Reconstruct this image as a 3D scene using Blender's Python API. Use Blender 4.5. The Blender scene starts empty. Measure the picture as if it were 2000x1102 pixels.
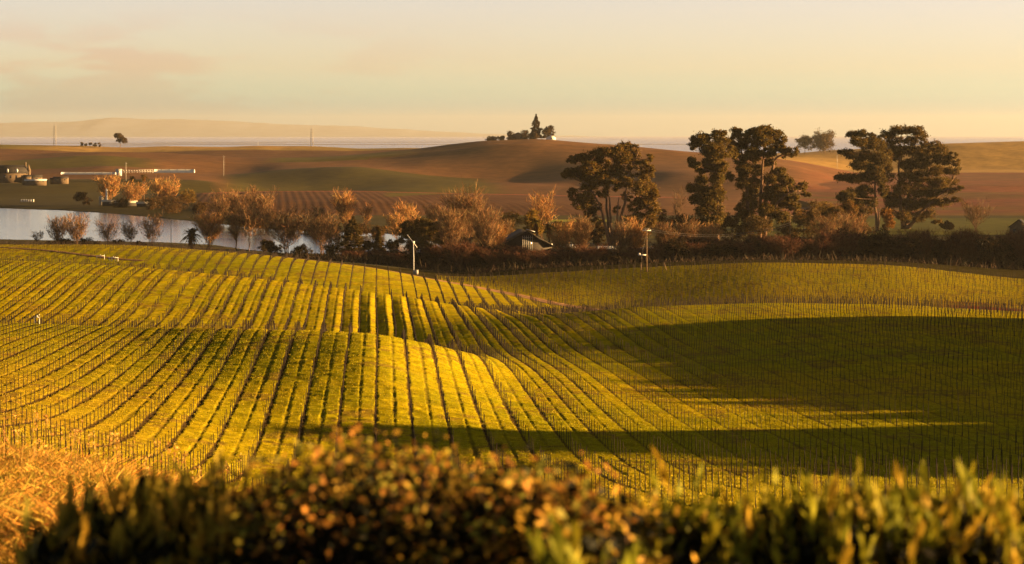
import bpy, math, random
import numpy as np
from mathutils import Vector

S = bpy.context.scene
COL = S.collection
R = math.radians

# ---------------------------------------------------------------- camera
FP = 4705.0            # focal length in pixels of the 2000 pixel wide photograph
HOR = 262.0            # horizon row of the photograph
CZ = 41.0              # camera height above the lake
cam_d = bpy.data.cameras.new('camera')
cam = bpy.data.objects.new('camera', cam_d)
COL.objects.link(cam)
cam.location = (0, 0, CZ)
cam.rotation_euler = (R(90), 0, 0)
cam_d.sensor_width = 36.0
cam_d.lens = 36.0 * FP / 2000.0
cam_d.shift_y = -(551.0 - HOR) / 2000.0
cam_d.clip_start = 0.1
cam_d.clip_end = 150000
cam_d.dof.use_dof = True
cam_d.dof.focus_distance = 330
cam_d.dof.aperture_fstop = 2.9
S.camera = cam

# ---------------------------------------------------------------- sky, sun, exposure
SUN_EL = 7.5
SUN_AZ = 4.0          # degrees from +X (right of the view) towards +Y (away)
w = bpy.data.worlds.new('World')
S.world = w
w.use_nodes = True
nt = w.node_tree
nt.nodes.clear()
N = nt.nodes.new
L = nt.links.new
out = N('ShaderNodeOutputWorld')
bg = N('ShaderNodeBackground')
bg.inputs['Strength'].default_value = 0.05
sky = N('ShaderNodeTexSky')
sky.sky_type = 'NISHITA'
sky.sun_disc = False
sky.sun_elevation = R(SUN_EL)
sky.sun_rotation = R(90 - SUN_AZ)
sky.air_density = 1.0
sky.dust_density = 0.7
sky.ozone_density = 1.0
tint = N('ShaderNodeMix'); tint.data_type = 'RGBA'; tint.blend_type = 'MULTIPLY'
tint.inputs[0].default_value = 1.0
L(sky.outputs[0], tint.inputs[6])
sepz = N('ShaderNodeTexCoord'); sz = N('ShaderNodeSeparateXYZ'); L(sepz.outputs['Generated'], sz.inputs[0])
warm = N('ShaderNodeValToRGB'); L(sz.outputs['Z'], warm.inputs[0])
warm.color_ramp.elements[0].position = 0.0; warm.color_ramp.elements[0].color = (0.20, 0.60, 1.55, 1)
warm.color_ramp.elements[1].position = 0.55; warm.color_ramp.elements[1].color = (0.50, 0.31, 0.12, 1)
for p_, c_ in [(0.0089, (0.225, 0.59, 1.48)), (0.0174, (0.455, 0.70, 1.26)), (0.028, (0.605, 0.655, 1.0)), (0.051, (0.645, 0.618, 0.94)), (0.16, (0.50, 0.48, 0.72))]:
    e_ = warm.color_ramp.elements.new(p_); e_.color = (*c_, 1)
L(warm.outputs[0], tint.inputs[7])
# thin evening cloud low in the sky, strongest towards the left of the view
tc = N('ShaderNodeTexCoord')
sep = N('ShaderNodeSeparateXYZ'); L(tc.outputs['Generated'], sep.inputs[0])
mp = N('ShaderNodeMapping'); mp.inputs['Scale'].default_value = (9, 9, 42)
L(tc.outputs['Generated'], mp.inputs[0])
nz = N('ShaderNodeTexNoise'); nz.inputs['Scale'].default_value = 1.6
nz.inputs['Detail'].default_value = 7; nz.inputs['Roughness'].default_value = 0.55
L(mp.outputs[0], nz.inputs[0])
def ramp(src, a, b):
    m = N('ShaderNodeMapRange'); m.interpolation_type = 'SMOOTHSTEP'
    m.inputs['From Min'].default_value = a; m.inputs['From Max'].default_value = b
    L(src, m.inputs[0]); return m.outputs[0]
def mul(a, b):
    m = N('ShaderNodeMath'); m.operation = 'MULTIPLY'
    L(a, m.inputs[0])
    if isinstance(b, float): m.inputs[1].default_value = b
    else: L(b, m.inputs[1])
    return m.outputs[0]
band = mul(ramp(sep.outputs['Z'], 0.000, 0.012), ramp(sep.outputs['Z'], 0.056, 0.030))
left = ramp(sep.outputs['X'], 0.05, -0.2)
puff = mul(mul(ramp(nz.outputs[0], 0.44, 0.56), mul(band, left)), 0.75)
cl = N('ShaderNodeMix'); cl.data_type = 'RGBA'; cl.blend_type = 'MIX'
L(puff, cl.inputs[0]); L(tint.outputs[2], cl.inputs[6])
cm = N('ShaderNodeMix'); cm.data_type = 'RGBA'; cm.blend_type = 'MULTIPLY'; cm.inputs[0].default_value = 1
L(tint.outputs[2], cm.inputs[6]); cm.inputs[7].default_value = (0.98, 0.76, 0.76, 1)
L(cm.outputs[2], cl.inputs[7])
L(cl.outputs[2], bg.inputs['Color'])
L(bg.outputs[0], out.inputs['Surface'])

sun_d = bpy.data.lights.new('sun', 'SUN')
sun_d.energy = 5.0
sun_d.angle = R(0.6)
sun_d.color = (1.0, 0.62, 0.25)
sun = bpy.data.objects.new('sun', sun_d)
COL.objects.link(sun)
SDIR = Vector((math.cos(R(SUN_AZ)) * math.cos(R(SUN_EL)), math.sin(R(SUN_AZ)) * math.cos(R(SUN_EL)), math.sin(R(SUN_EL))))
sun.rotation_euler = SDIR.to_track_quat('Z', 'Y').to_euler()
sun.location = (300, 100, 300)
S.view_settings.view_transform = 'Standard'
S.view_settings.look = 'None'
S.view_settings.gamma = 1.0
S.view_settings.exposure = 2.87
S.cycles.volume_bounces = 0
S.cycles.max_bounces = 6
S.cycles.transparent_max_bounces = 16
S.cycles.use_denoising = True

# ---------------------------------------------------------------- helpers
rng = np.random.default_rng(7)
random.seed(7)

def hash2(ix, iy, seed):
    h = (ix * 374761393 + iy * 668265263 + seed * 974711) & 0xffffffff
    h = ((h ^ (h >> 13)) * 1274126177) & 0xffffffff
    return ((h ^ (h >> 16)) & 0xffff) / 65535.0

def vnoise(x, y, seed=0):
    x = np.asarray(x, float); y = np.asarray(y, float)
    ix = np.floor(x).astype(np.int64); iy = np.floor(y).astype(np.int64)
    fx = x - ix; fy = y - iy
    fx = fx * fx * (3 - 2 * fx); fy = fy * fy * (3 - 2 * fy)
    a = hash2(ix, iy, seed); b = hash2(ix + 1, iy, seed)
    c = hash2(ix, iy + 1, seed); d = hash2(ix + 1, iy + 1, seed)
    return (a * (1 - fx) + b * fx) * (1 - fy) + (c * (1 - fx) + d * fx) * fy

def sstep(a, b, x):
    t = np.clip((x - a) / (b - a), 0, 1)
    return t * t * (3 - 2 * t)

class MB:
    """collects vertices and faces and links them as ONE mesh object"""
    def __init__(self):
        self.v = []; self.c = []; self.f = []; self.n = 0
    def add(self, v, faces, col=(1, 1, 1)):
        v = np.asarray(v, float).reshape(-1, 3)
        c = np.asarray(col, float)
        if c.ndim == 1: c = np.tile(c, (len(v), 1))
        for f in faces:
            f = np.asarray(f, np.int64)
            if f.size: self.f.append(f + self.n)
        self.v.append(v); self.c.append(c); self.n += len(v)
    def box(self, c, s, rz=0.0, col=(1, 1, 1), rx=0.0, ry=0.0):
        v = np.array([(x, y, z) for z in (-.5, .5) for y in (-.5, .5) for x in (-.5, .5)]) * np.asarray(s, float)
        if rx: v = v @ np.array([[1, 0, 0], [0, math.cos(rx), math.sin(rx)], [0, -math.sin(rx), math.cos(rx)]])
        if ry: v = v @ np.array([[math.cos(ry), 0, -math.sin(ry)], [0, 1, 0], [math.sin(ry), 0, math.cos(ry)]])
        if rz: v = v @ np.array([[math.cos(rz), math.sin(rz), 0], [-math.sin(rz), math.cos(rz), 0], [0, 0, 1]])
        f = [[0, 2, 3, 1], [4, 5, 7, 6], [0, 1, 5, 4], [2, 6, 7, 3], [0, 4, 6, 2], [1, 3, 7, 5]]
        self.add(v + np.asarray(c, float), [f], col)
    def tube(self, pts, rad, n=6, col=(1, 1, 1)):
        pts = np.asarray(pts, float); k = len(pts)
        rad = np.broadcast_to(np.asarray(rad, float), (k,))
        t = np.gradient(pts, axis=0); t /= np.linalg.norm(t, axis=1)[:, None] + 1e-9
        ref = np.where(np.abs(t[:, 2:3]) > .9, np.array([[1., 0, 0]]), np.array([[0, 0, 1.]]))
        u = np.cross(ref, t); u /= np.linalg.norm(u, axis=1)[:, None] + 1e-9
        w_ = np.cross(t, u)
        a = np.arange(n) * 2 * math.pi / n
        ring = pts[:, None] + rad[:, None, None] * (u[:, None] * np.cos(a)[None, :, None] + w_[:, None] * np.sin(a)[None, :, None])
        i = np.arange(k - 1)[:, None] * n; j = np.arange(n)[None]; j2 = (j + 1) % n
        f = np.stack([i + j, i + j2, i + n + j2, i + n + j], -1).reshape(-1, 4)
        v = ring.reshape(-1, 3)
        caps = [np.arange(n)[::-1][None], (np.arange(n) + (k - 1) * n)[None]]
        self.add(v, [f] + caps, col)
    def leaves(self, p, L_, W_, d=None, col=None, r=None):
        """diamond shaped leaf quads, length L_, width W_, along d (random when None)"""
        r = r or rng
        p = np.asarray(p, float); m = len(p)
        if d is None: d = r.normal(size=(m, 3))
        d = d / (np.linalg.norm(d, axis=1)[:, None] + 1e-9)
        s = np.cross(d, r.normal(size=(m, 3))); s /= np.linalg.norm(s, axis=1)[:, None] + 1e-9
        L_ = np.broadcast_to(np.asarray(L_, float), (m,))[:, None]; W_ = np.broadcast_to(np.asarray(W_, float), (m,))[:, None]
        v = np.stack([p - d * L_ * .5, p + s * W_ * .5 - d * L_ * .05, p + d * L_ * .5, p - s * W_ * .5 - d * L_ * .05], 1).reshape(-1, 3)
        f = np.arange(m * 4).reshape(-1, 4)
        if col is None: col = np.ones((m, 3))
        self.add(v, [f], np.repeat(np.asarray(col, float).reshape(-1, 3), 4, 0))
    def twigs(self, a, b, wd, col=None, r=None):
        """thin tapering blades from points a to points b"""
        r = r or rng
        a = np.asarray(a, float); b = np.asarray(b, float); m = len(a)
        d = b - a
        s = np.cross(d, r.normal(size=(m, 3))); s /= np.linalg.norm(s, axis=1)[:, None] + 1e-9
        wd = np.broadcast_to(np.asarray(wd, float), (m,))[:, None]
        v = np.stack([a - s * wd * .5, a + s * wd * .5, b + s * wd * .2, b - s * wd * .2], 1).reshape(-1, 3)
        if col is None: col = np.ones((m, 3))
        self.add(v, [np.arange(m * 4).reshape(-1, 4)], np.repeat(np.asarray(col, float).reshape(-1, 3), 4, 0))
    def mesh(self, name, mat=None, smooth=False):
        v = np.concatenate(self.v); c = np.concatenate(self.c)
        me = bpy.data.meshes.new(name)
        lv = np.concatenate([f.ravel() for f in self.f])
        lt = np.concatenate([np.full(len(f), f.shape[1]) for f in self.f])
        ls = np.concatenate([[0], np.cumsum(lt)[:-1]])
        me.vertices.add(len(v)); me.vertices.foreach_set('co', v.astype(np.float32).ravel())
        me.loops.add(len(lv)); me.loops.foreach_set('vertex_index', lv.astype(np.int32))
        me.polygons.add(len(lt)); me.polygons.foreach_set('loop_start', ls.astype(np.int32))
        if smooth: me.polygons.foreach_set('use_smooth', np.ones(len(lt), bool))
        me.update(calc_edges=True)
        at_ = me.color_attributes.new('Col', 'FLOAT_COLOR', 'POINT')
        at_.data.foreach_set('color', np.concatenate([c, np.ones((len(c), 1))], 1).astype(np.float32).ravel())
        if mat: me.materials.append(mat)
        return me
    def build(self, name, mat=None, parent=None, smooth=False, loc=None):
        o = bpy.data.objects.new(name, self.mesh(name, mat, smooth))
        COL.objects.link(o)
        if parent: o.parent = parent
        if loc is not None: o.location = loc
        return o

def tag(o, label=None, cat=None, group=None, kind=None):
    if label: o['label'] = label
    if cat: o['category'] = cat
    if group: o['group'] = group
    if kind: o['kind'] = kind
    return o

def thing(name, label, cat, loc=(0, 0, 0), rz=0.0, group=None):
    o = bpy.data.objects.new(name, None)
    o.empty_display_size = 0.5
    COL.objects.link(o)
    o.location = loc; o.rotation_euler = (0, 0, rz)
    return tag(o, label, cat, group)

def copy_tree(root, loc, rz=0.0, sc=(1, 1, 1), label=None, group=None):
    c = root.copy(); COL.objects.link(c)
    c.location = loc; c.rotation_euler = (0, 0, rz); c.scale = sc
    if label: c['label'] = label
    if group: c['group'] = group
    for ch in list(root.children):
        d = ch.copy(); COL.objects.link(d); d.parent = c
        for g in ch.children:
            e = g.copy(); COL.objects.link(e); e.parent = d
    return c

def mat(name, base=(1, 1, 1), rough=0.8, spec=0.2, var=0.25, nscale=3.0, trans=0.0, vcol=True, bump=0.0, bscale=20.0):
    """procedural material: base colour times the mesh's colour attribute times a noise"""
    m = bpy.data.materials.new(name); m.use_nodes = True
    t = m.node_tree; t.nodes.clear()
    o = t.nodes.new('ShaderNodeOutputMaterial')
    p = t.nodes.new('ShaderNodeBsdfPrincipled')
    p.inputs['Roughness'].default_value = rough
    p.inputs['Specular IOR Level'].default_value = spec
    co = t.nodes.new('ShaderNodeTexCoord')
    nz = t.nodes.new('ShaderNodeTexNoise'); nz.inputs['Scale'].default_value = nscale; nz.inputs['Detail'].default_value = 5
    t.links.new(co.outputs['Object'], nz.inputs[0])
    mr = t.nodes.new('ShaderNodeMapRange')
    mr.inputs['From Min'].default_value = .3; mr.inputs['From Max'].default_value = .7
    mr.inputs['To Min'].default_value = 1 - var; mr.inputs['To Max'].default_value = 1 + var
    t.links.new(nz.outputs[0], mr.inputs[0])
    a = t.nodes.new('ShaderNodeVectorMath'); a.operation = 'SCALE'
    a.inputs[0].default_value = base[:3]
    t.links.new(mr.outputs[0], a.inputs['Scale'])
    col = a.outputs[0]
    if vcol:
        at_ = t.nodes.new('ShaderNodeAttribute'); at_.attribute_name = 'Col'
        b = t.nodes.new('ShaderNodeVectorMath'); b.operation = 'MULTIPLY'
        t.links.new(col, b.inputs[0]); t.links.new(at_.outputs['Color'], b.inputs[1]); col = b.outputs[0]
    t.links.new(col, p.inputs['Base Color'])
    if bump:
        n2 = t.nodes.new('ShaderNodeTexNoise'); n2.inputs['Scale'].default_value = bscale; n2.inputs['Detail'].default_value = 6
        t.links.new(co.outputs['Object'], n2.inputs[0])
        bp = t.nodes.new('ShaderNodeBump'); bp.inputs['Strength'].default_value = bump
        t.links.new(n2.outputs[0], bp.inputs['Height']); t.links.new(bp.outputs[0], p.inputs['Normal'])
    if trans:
        tr = t.nodes.new('ShaderNodeBsdfTranslucent'); t.links.new(col, tr.inputs['Color'])
        mx = t.nodes.new('ShaderNodeMixShader'); mx.inputs[0].default_value = trans
        t.links.new(p.outputs[0], mx.inputs[1]); t.links.new(tr.outputs[0], mx.inputs[2])
        t.links.new(mx.outputs[0], o.inputs['Surface'])
    else:
        t.links.new(p.outputs[0], o.inputs['Surface'])
    return m
# ---------------------------------------------------------------- terrain: heights from a family of contour lines
# every line: (knot columns, distance per knot, photo row per knot); a row r at distance Y means height CZ-(r-HOR)*Y/FP
def H(Y, h): return HOR + h * FP / Y        # depth below the camera written as a row
PX = [0, 250, 500, 735, 870, 1000, 1250, 1500, 1750, 2000]
def row(Y, r, s=40):
    Y = np.broadcast_to(np.asarray(Y, float), (len(PX),)); return (PX, Y, np.asarray(r, float), s)
LINES = []
def line(Y, r=None, h=None, s=40, px=None):
    px = px or PX
    Y = np.broadcast_to(np.asarray(Y, float), (len(px),))
    hh = (np.asarray(r, float) - HOR) * Y / FP if r is not None else np.broadcast_to(np.asarray(h, float), (len(px),))
    LINES.append((np.asarray(px, float), Y, hh, s))
line(0.5, h=1.75)
line(9.0, h=2.35)
line(16.0, h=3.4)
line([36] * 10, h=[5.25, 5.5, 6.0, 6.3, 6.4, 6.5, 6.6, 6.6, 6.5, 6.4])
line([72] * 10, h=[9.7, 10.4, 11.4, 12.0, 12.2, 12.2, 12.2, 12.0, 12.0, 12.0])
line([120] * 10, h=[15.6, 17.0, 18.4, 19.2, 19.2, 18.6, 18.4, 18.4, 18.4, 18.4])
line([180] * 10, h=[20.3, 22.2, 23.9, 24.6, 24.6, 24.3, 24.1, 24.1, 24.1, 24.1])
line([300, 285, 265, 250, 255, 258, 258, 258, 255, 255], r=[632, 645, 652, 663, 696, 740, 752, 752, 752, 752])
line([372, 352, 345, 340, 340, 338, 340, 340, 340, 340], h=[31.2, 31.3, 31.6, 31.7, 30.9, 30.2, 29.1, 28.2, 27.7, 27.9])
line([405, 402, 400, 398, 400, 400, 397, 411, 426, 440], r=[613, 627, 640, 652, 641, 630, 605.5, 594, 596, 610])
line([500, 495, 485, 475, 472, 470, 480, 490, 500, 506], h=[26.2, 27.3, 29.2, 31.5, 33.4, 34.8, 37.0, 37.0, 37.6, 39.4])
line([548, 543, 530, 520, 516, 516, 524, 528, 534, 538], h=[33.6, 34.6, 35.6, 37.0, 37.8, 37.6, 38.6, 37.2, 37.4, 38.8])
line([640, 640, 620, 600, 585, 565, 562, 556, 560, 560], r=[485, 485, 504, 531, 560, 584, 592, 577, 580, 598])
line([720, 720, 690, 680, 675, 650, 640, 630, 630, 620], r=[479, 479, 496, 522, 545, 542, 527, 517, 523, 553])
line(800, h=[39.8, 39.8, 40.2, 40.6, 41.2, 41, 40.6, 40.4, 40.4, 41])
line(950, h=40.4)
line(1180, h=40.2)
PF = [0, 100, 200, 300, 380, 450, 500, 600, 700, 820, 950, 1050, 1130, 1300, 1450, 1560, 1700, 1850, 2000]
def far(Y, r, s=14): line(Y, r=r, s=s, px=PF)
far(1300, [H(1300, 40)] * 4 + [398, 395, 393, 392, 391, 393, 396, 398, 400, 404, 410, 415, 410, 408, 406])
far(1520, [392, 391, 390, 388, 379, 376, 374, 373, 373, 376, 379, 381, 383, 386, 390, 398, 392, 388, 385])
far(1680, [383, 381, 378, 374, 380, 380, 379, 378, 378, 381, 384, 386, 386, 382, 380, 386, 385, 378, 375])
far(1880, [352, 348, 343, 338, 339, 348, 357, 365, 366, 366, 366, 366, 364, 360, 360, 368, 380, 368, 364])
far(2120, [337, 331, 326, 329, 336, 344, 345, 338, 331, 331, 338, 341, 338, 330, 332, 342, 366, 352, 352])
far(2480, [303, 300, 297, 299, 303, 306, 307, 305, 300, 291, 276, 272.5, 280, 296, 303, 318, 345, 343, 350])
far(2700, [H(2700, 26)] * 8 + [303, 296, 285, 282, 288, 301, 308, 320, 343, 340, 342])
far(3050, [283, 285, 287, 287, 288, 289, 286, 286, 291, 288, 291, 294, 297, 300, 308, 300, 293, 281, 276])
far(3500, [H(3500, 46)] * 14 + [H(3500, 40), H(3500, 30), H(3500, 20), H(3500, 14), H(3500, 12)])
line(4400, h=50)
line(26000, h=70)

TU = np.arange(-4000, 6001, 8.0)
TV = np.linspace(math.log(0.5 + 8), math.log(26000 + 8), 2600)
def gauss(a, s):
    s = s / 8.0
    k = np.arange(-int(4 * s) - 1, int(4 * s) + 2); g = np.exp(-.5 * (k / s) ** 2); g /= g.sum()
    n = len(k) // 2
    return np.convolve(np.pad(a, n, mode='edge'), g, mode='valid')
YK = np.stack([gauss(np.interp(TU, p, y), s) for p, y, h, s in LINES])
HK = np.stack([gauss(np.interp(TU, p, h), s) for p, y, h, s in LINES])
def pchip(x, y, q):
    h = np.diff(x); d = np.diff(y) / h
    m = np.zeros_like(y)
    w1 = 2 * h[1:] + h[:-1]; w2 = h[1:] + 2 * h[:-1]
    ok = d[:-1] * d[1:] > 0
    with np.errstate(all='ignore'):
        hm = (w1 + w2) / (w1 / d[:-1] + w2 / d[1:])
    m[1:-1] = np.where(ok, hm, 0)
    m[0] = d[0]; m[-1] = d[-1]
    i = np.clip(np.searchsorted(x, q) - 1, 0, len(x) - 2)
    t = (q - x[i]) / h[i]
    t = np.clip(t, 0, 1)
    return ((2 * t ** 3 - 3 * t ** 2 + 1) * y[i] + (t ** 3 - 2 * t ** 2 + t) * h[i] * m[i]
            + (-2 * t ** 3 + 3 * t ** 2) * y[i + 1] + (t ** 3 - t ** 2) * h[i] * m[i + 1])
TYQ = np.exp(TV) - 8
TAB = np.stack([pchip(YK[:, i], HK[:, i], TYQ) for i in range(len(TU))])

# lake outline (world x, y on the lake surface), lake surface at height 0
def lake_pt(px, r): Y = CZ * FP / (r - HOR); return ((px - 1000) * Y / FP, Y)
LAKE = [lake_pt(*q) for q in [(-300, 404), (0, 407), (120, 411), (230, 418), (330, 428), (400, 434), (500, 446), (560, 450), (660, 454), (760, 457), (800, 462),
        (850, 474), (875, 490), (860, 506), (800, 508), (720, 499), (640, 496), (560, 495), (480, 488), (420, 479), (330, 474), (160, 471), (0, 468), (-300, 466)]]
LAKE = np.array(LAKE)
def poly_sd(x, y, P):
    """signed distance to a polygon, negative inside"""
    x = np.asarray(x, float); y = np.asarray(y, float)
    d = np.full(x.shape, 1e9); ins = np.zeros(x.shape, bool)
    n = len(P)
    for i in range(n):
        x0, y0 = P[i]; x1, y1 = P[(i + 1) % n]
        ex, ey = x1 - x0, y1 - y0
        t = np.clip(((x - x0) * ex + (y - y0) * ey) / (ex * ex + ey * ey), 0, 1)
        d = np.minimum(d, np.hypot(x - x0 - t * ex, y - y0 - t * ey))
        c = ((y0 > y) != (y1 > y)) & (x < (x1 - x0) * (y - y0) / (y1 - y0 + 1e-12) + x0)
        ins ^= c
    return np.where(ins, -d, d)

# hills beyond the right edge of the picture (they throw the long evening shadows on the field)
TE = math.tan(R(SUN_EL))
def crest_profile(Y):
    return np.interp(Y - 155 * math.tan(R(SUN_AZ)),
                     [60, 90, 130, 160, 172, 182, 190, 196, 200, 204, 208, 218, 230, 256, 318, 345, 361, 368, 375, 382, 425],
                     [-8, 14, 30, 38.3, 37.7, 38.0, 39.4, 41.8, 40.6, 35.5, 32.8, 32.2, 34.0, 33.9, 32.2, 32.0, 31.4, 30.2, 26, 15, -8])
def right_hill(X, Y, z):
    c = crest_profile(Y) + ((vnoise(Y * .22, Y * 0, 501) - .5) * .9 + (vnoise(Y * .07, Y * 0, 502) - .5) * 1.0 + (vnoise(Y * .55, Y * 0, 503) - .5) * 2.2 * (Y > 215) * (Y < 262)) * (Y < 385)
    xc = 165.0
    up = c + 8.0
    b = -8 + up * np.exp(-((X - xc) / np.where(X < xc, 26.0, 60.0)) ** 2)
    z = np.where((X > 100) & (Y > 60) & (Y < 480), np.maximum(z, b), z)
    # unseen rise off to the right, shaped to shade the brush band
    k = np.exp(-((Y - 738 - 300 * math.tan(R(SUN_AZ))) / 60.0) ** 2) * np.exp(-((X - 300) / 60.0) ** 2) * 51
    return np.maximum(z, np.where(X > 175, k, -99))

def height(X, Y):
    X = np.asarray(X, float); Y = np.asarray(Y, float)
    Yc = np.clip(Y, 0.5, 25999)
    u = np.clip((1000 + FP * X / Yc + 4000) / 8.0, 0, len(TU) - 1.001)
    v = np.clip((np.log(Yc + 8) - TV[0]) / (TV[1] - TV[0]), 0, len(TV) - 1.001)
    i = u.astype(int); j = v.astype(int); fu = u - i; fv = v - j
    h = (TAB[i, j] * (1 - fu) + TAB[i + 1, j] * fu) * (1 - fv) + (TAB[i, j + 1] * (1 - fu) + TAB[i + 1, j + 1] * fu) * fv
    z = CZ - h
    z = z + sstep(1450, 1900, Y) * (1 - sstep(3100, 3400, Y)) * ((vnoise(X / 150. + Y / 400., Y / 260., 301) - .5) * 7 + (vnoise(X / 70., Y / 140., 302) - .5) * 3.4) * np.where(Y > 2350, .6, 1.7)
    m = (Y > 700) & (Y < 2200)
    if np.any(m):
        sd = poly_sd(np.where(m, X, 1e5), np.where(m, Y, 1e5), LAKE)
        z = np.where(m & (sd < 60), np.where(sd < 0, -1.5 * sstep(0, -12, sd) - 0.15, np.minimum(z, 0.15 + np.clip(sd, 0, 60) * .03 + sstep(20, 60, sd) * np.maximum(z, 0))), z)
    return right_hill(X, Y, z)
def gz(X, Y): return float(height(np.array([X]), np.array([Y]))[0])
def at(px, Y):
    """world point on the ground in photo column px at distance Y"""
    X = (px - 1000) * Y / FP
    return (X, Y, gz(X, Y))
def zrow(r, Y): return CZ - (r - HOR) * Y / FP
def on_row(px, r, Y0, Y1, n=400):
    """nearest ground point between Y0 and Y1 that shows at photo column px, row r"""
    Y = np.linspace(Y0, Y1, n); X = (px - 1000) * Y / FP
    rr = HOR + (CZ - height(X, Y)) * FP / Y
    k = int(np.argmin(np.abs(rr - r)))
    return (float(X[k]), float(Y[k]), gz(X[k], Y[k]))

# ---- vineyard blocks: row coordinate, distance along the row, soil mask
ROW = 3.0
VD = np.array([-0.0563, 1.0]); VD /= np.linalg.norm(VD)
BD = np.array([38.0, 24.0]); BD /= np.linalg.norm(BD)
ROAD_PX = [-300, 0, 150, 330, 460, 600, 740, 870, 960, 1040, 1110, 1200, 1500, 1750, 2000, 2300]
ROAD_Y = [690, 690, 690, 688, 672, 652, 636, 612, 590, 566, 540, 512, 470, 460, 455, 450]
def road_y(X, Y): return np.interp(1000 + FP * X / np.maximum(Y, 1), ROAD_PX, ROAD_Y)
def bank_y(X, Y): return np.interp(1000 + FP * X / np.maximum(Y, 1), [0, 200, 400, 600, 2000], [93, 96, 112, 112, 112])
def blocks(X, Y):
    ry = road_y(X, Y)
    main = (Y > bank_y(X, Y)) & (Y < ry)
    top = np.interp(1000 + FP * X / np.maximum(Y, 1), [850, 1000, 1250, 1550, 1750, 2000], [672, 650, 640, 632, 632, 622])
    back = (Y >= ry + 3) & (Y < top + 12) & (1000 + FP * X / np.maximum(Y, 1) > 850)
    return main, back, ry
def field(X, Y):
    """relief and colours of the vineyard floor"""
    main, back, ry = blocks(X, Y)
    wob = (vnoise(X * .05, Y * .02, 3) - .5) * .35
    cm_ = (X * VD[1] - Y * VD[0]) + wob
    cb_ = (-X * BD[1] + Y * BD[0]) + wob
    c = np.where(back, cb_, cm_)
    t = c / ROW - np.floor(c / ROW)
    rowid = np.floor(c / ROW)
    rv = hash2(rowid.astype(np.int64), np.zeros_like(rowid, np.int64), 5)
    d0 = np.minimum(t, 1 - t) * ROW                      # metres from the vine row
    d1 = np.abs(t - .52 - .06 * (rv - .5)) * ROW         # metres from the wheel rut
    ragged = (vnoise(X * 1.1, Y * .9, 11) - .5) * .22 + (vnoise(X * .3, Y * .12, 12) - .5) * .26
    wid = np.interp(1000 + FP * X / np.maximum(Y, 1), [500, 1100, 1600], [1.0, .85, .62])
    soil = 1 - sstep(.10, .25, d0 / wid + ragged * .8)
    rut = (1 - sstep(.07, .21, d1 / wid + ragged * .8)) * (.55 + .45 * rv) * sstep(.22, .45, vnoise(X * .08, Y * .03, 21) + rv * .35)
    soil = soil * sstep(.12, .42, vnoise(X * .16, Y * .06, 22) + rv * .45)
    calm = np.interp(1000 + FP * X / np.maximum(Y, 1), [1020, 1250], [0, 1]) * main
    soil = soil * (1 - .45 * calm); rut = rut * (1 - .55 * calm)
    strip = main & (Y > 505)
    soil = np.where(strip, soil * (1 - .6 * sstep(505, 525, Y)), soil); rut = np.where(strip, rut * (1 - .85 * sstep(505, 525, Y)), rut)
    tall = .055 + .03 * vnoise(X * .12, Y * .08, 31)
    tuft = (vnoise(X * 1.3, Y * 2.4, 41) - .5) * .08 + (vnoise(X * .7, Y * 3.1, 43) - .5) * .055 + (vnoise(X * .5, Y * .9, 42) - .5) * .10
    dz = (tall + tuft) * (1 - soil) * (1 - .8 * rut) + (soil * .05 * vnoise(X * 3, Y * 3, 9))
    # the far slope: every strip is banked, its long side turned from the sun
    slope = main & (Y > 340) & (Y < 520)
    sw = sstep(350, 385, Y) * (1 - sstep(455, 490, Y))
    saw = np.where(t < .62, t / .62, (1 - t) / .38)
    dz = dz + np.where(slope, sw * saw * .36 * (.55 + .7 * rv), 0) * sstep(-40, -22, X) * (1 - sstep(-24, -9, X)) + np.where(main & (Y < 340), .03 * np.where(t < .6, t / .6, (1 - t) / .4), 0)
    dz = dz * (1 - .4 * calm)
    inside = main | back
    # fade in at the block edges
    ed = np.where(main, np.minimum(sstep(0, 5, Y - bank_y(X, Y)), sstep(0, 4, ry - 2 - Y)), 1.0)
    dz = dz * ed
    return np.where(inside, dz, 0), soil * ed, rut * ed, main, back, rv, ry

def fan(us, ys, apex=22.0):
    U, Yg = np.meshgrid(us, ys, indexing='ij')
    X = (U - 1000) / FP * (Yg + apex)
    return X, Yg
def grid_faces(n, m):
    i = np.arange(n - 1)[:, None] * m; j = np.arange(m - 1)[None]
    return np.stack([i + j, i + m + j, i + m + j + 1, i + j + 1], -1).reshape(-1, 4)
def lerp(a, b, t): return np.asarray(a) * (1 - t[..., None]) + np.asarray(b) * t[..., None]

C_GRASS = np.array((.315, .275, .006)); C_GRASS2 = np.array((.455, .318, .006)); C_SOIL = np.array((.075, .042, .016))
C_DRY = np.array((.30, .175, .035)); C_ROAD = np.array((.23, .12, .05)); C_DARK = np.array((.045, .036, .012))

us = np.concatenate([np.linspace(-5200, -220, 60)[:-1], np.arange(-220, 2221, 2.2), np.linspace(2222, 7600, 150)[1:]])
ya = [1.0]
while ya[-1] < 702:
    y = ya[-1]
    ya.append(y + (y * .03 if y < 88 else (.32 if y < 262 else (.5 if y < 500 else .8))))
ya = np.array(ya)
X, Y = fan(us, ya)
Z = height(X, Y)
dz, soil, rut, main, back, rv, ry = field(X, Y)
big = vnoise(X * .035, Y * .02, 51); mid = vnoise(X * .3, Y * .2, 52)
g = lerp(C_GRASS, C_GRASS2, np.clip(big * .9 + (mid - .5) * .7 - .05, 0, 1))
pxs = 1000 + FP * X / np.maximum(Y, 1)
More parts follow.
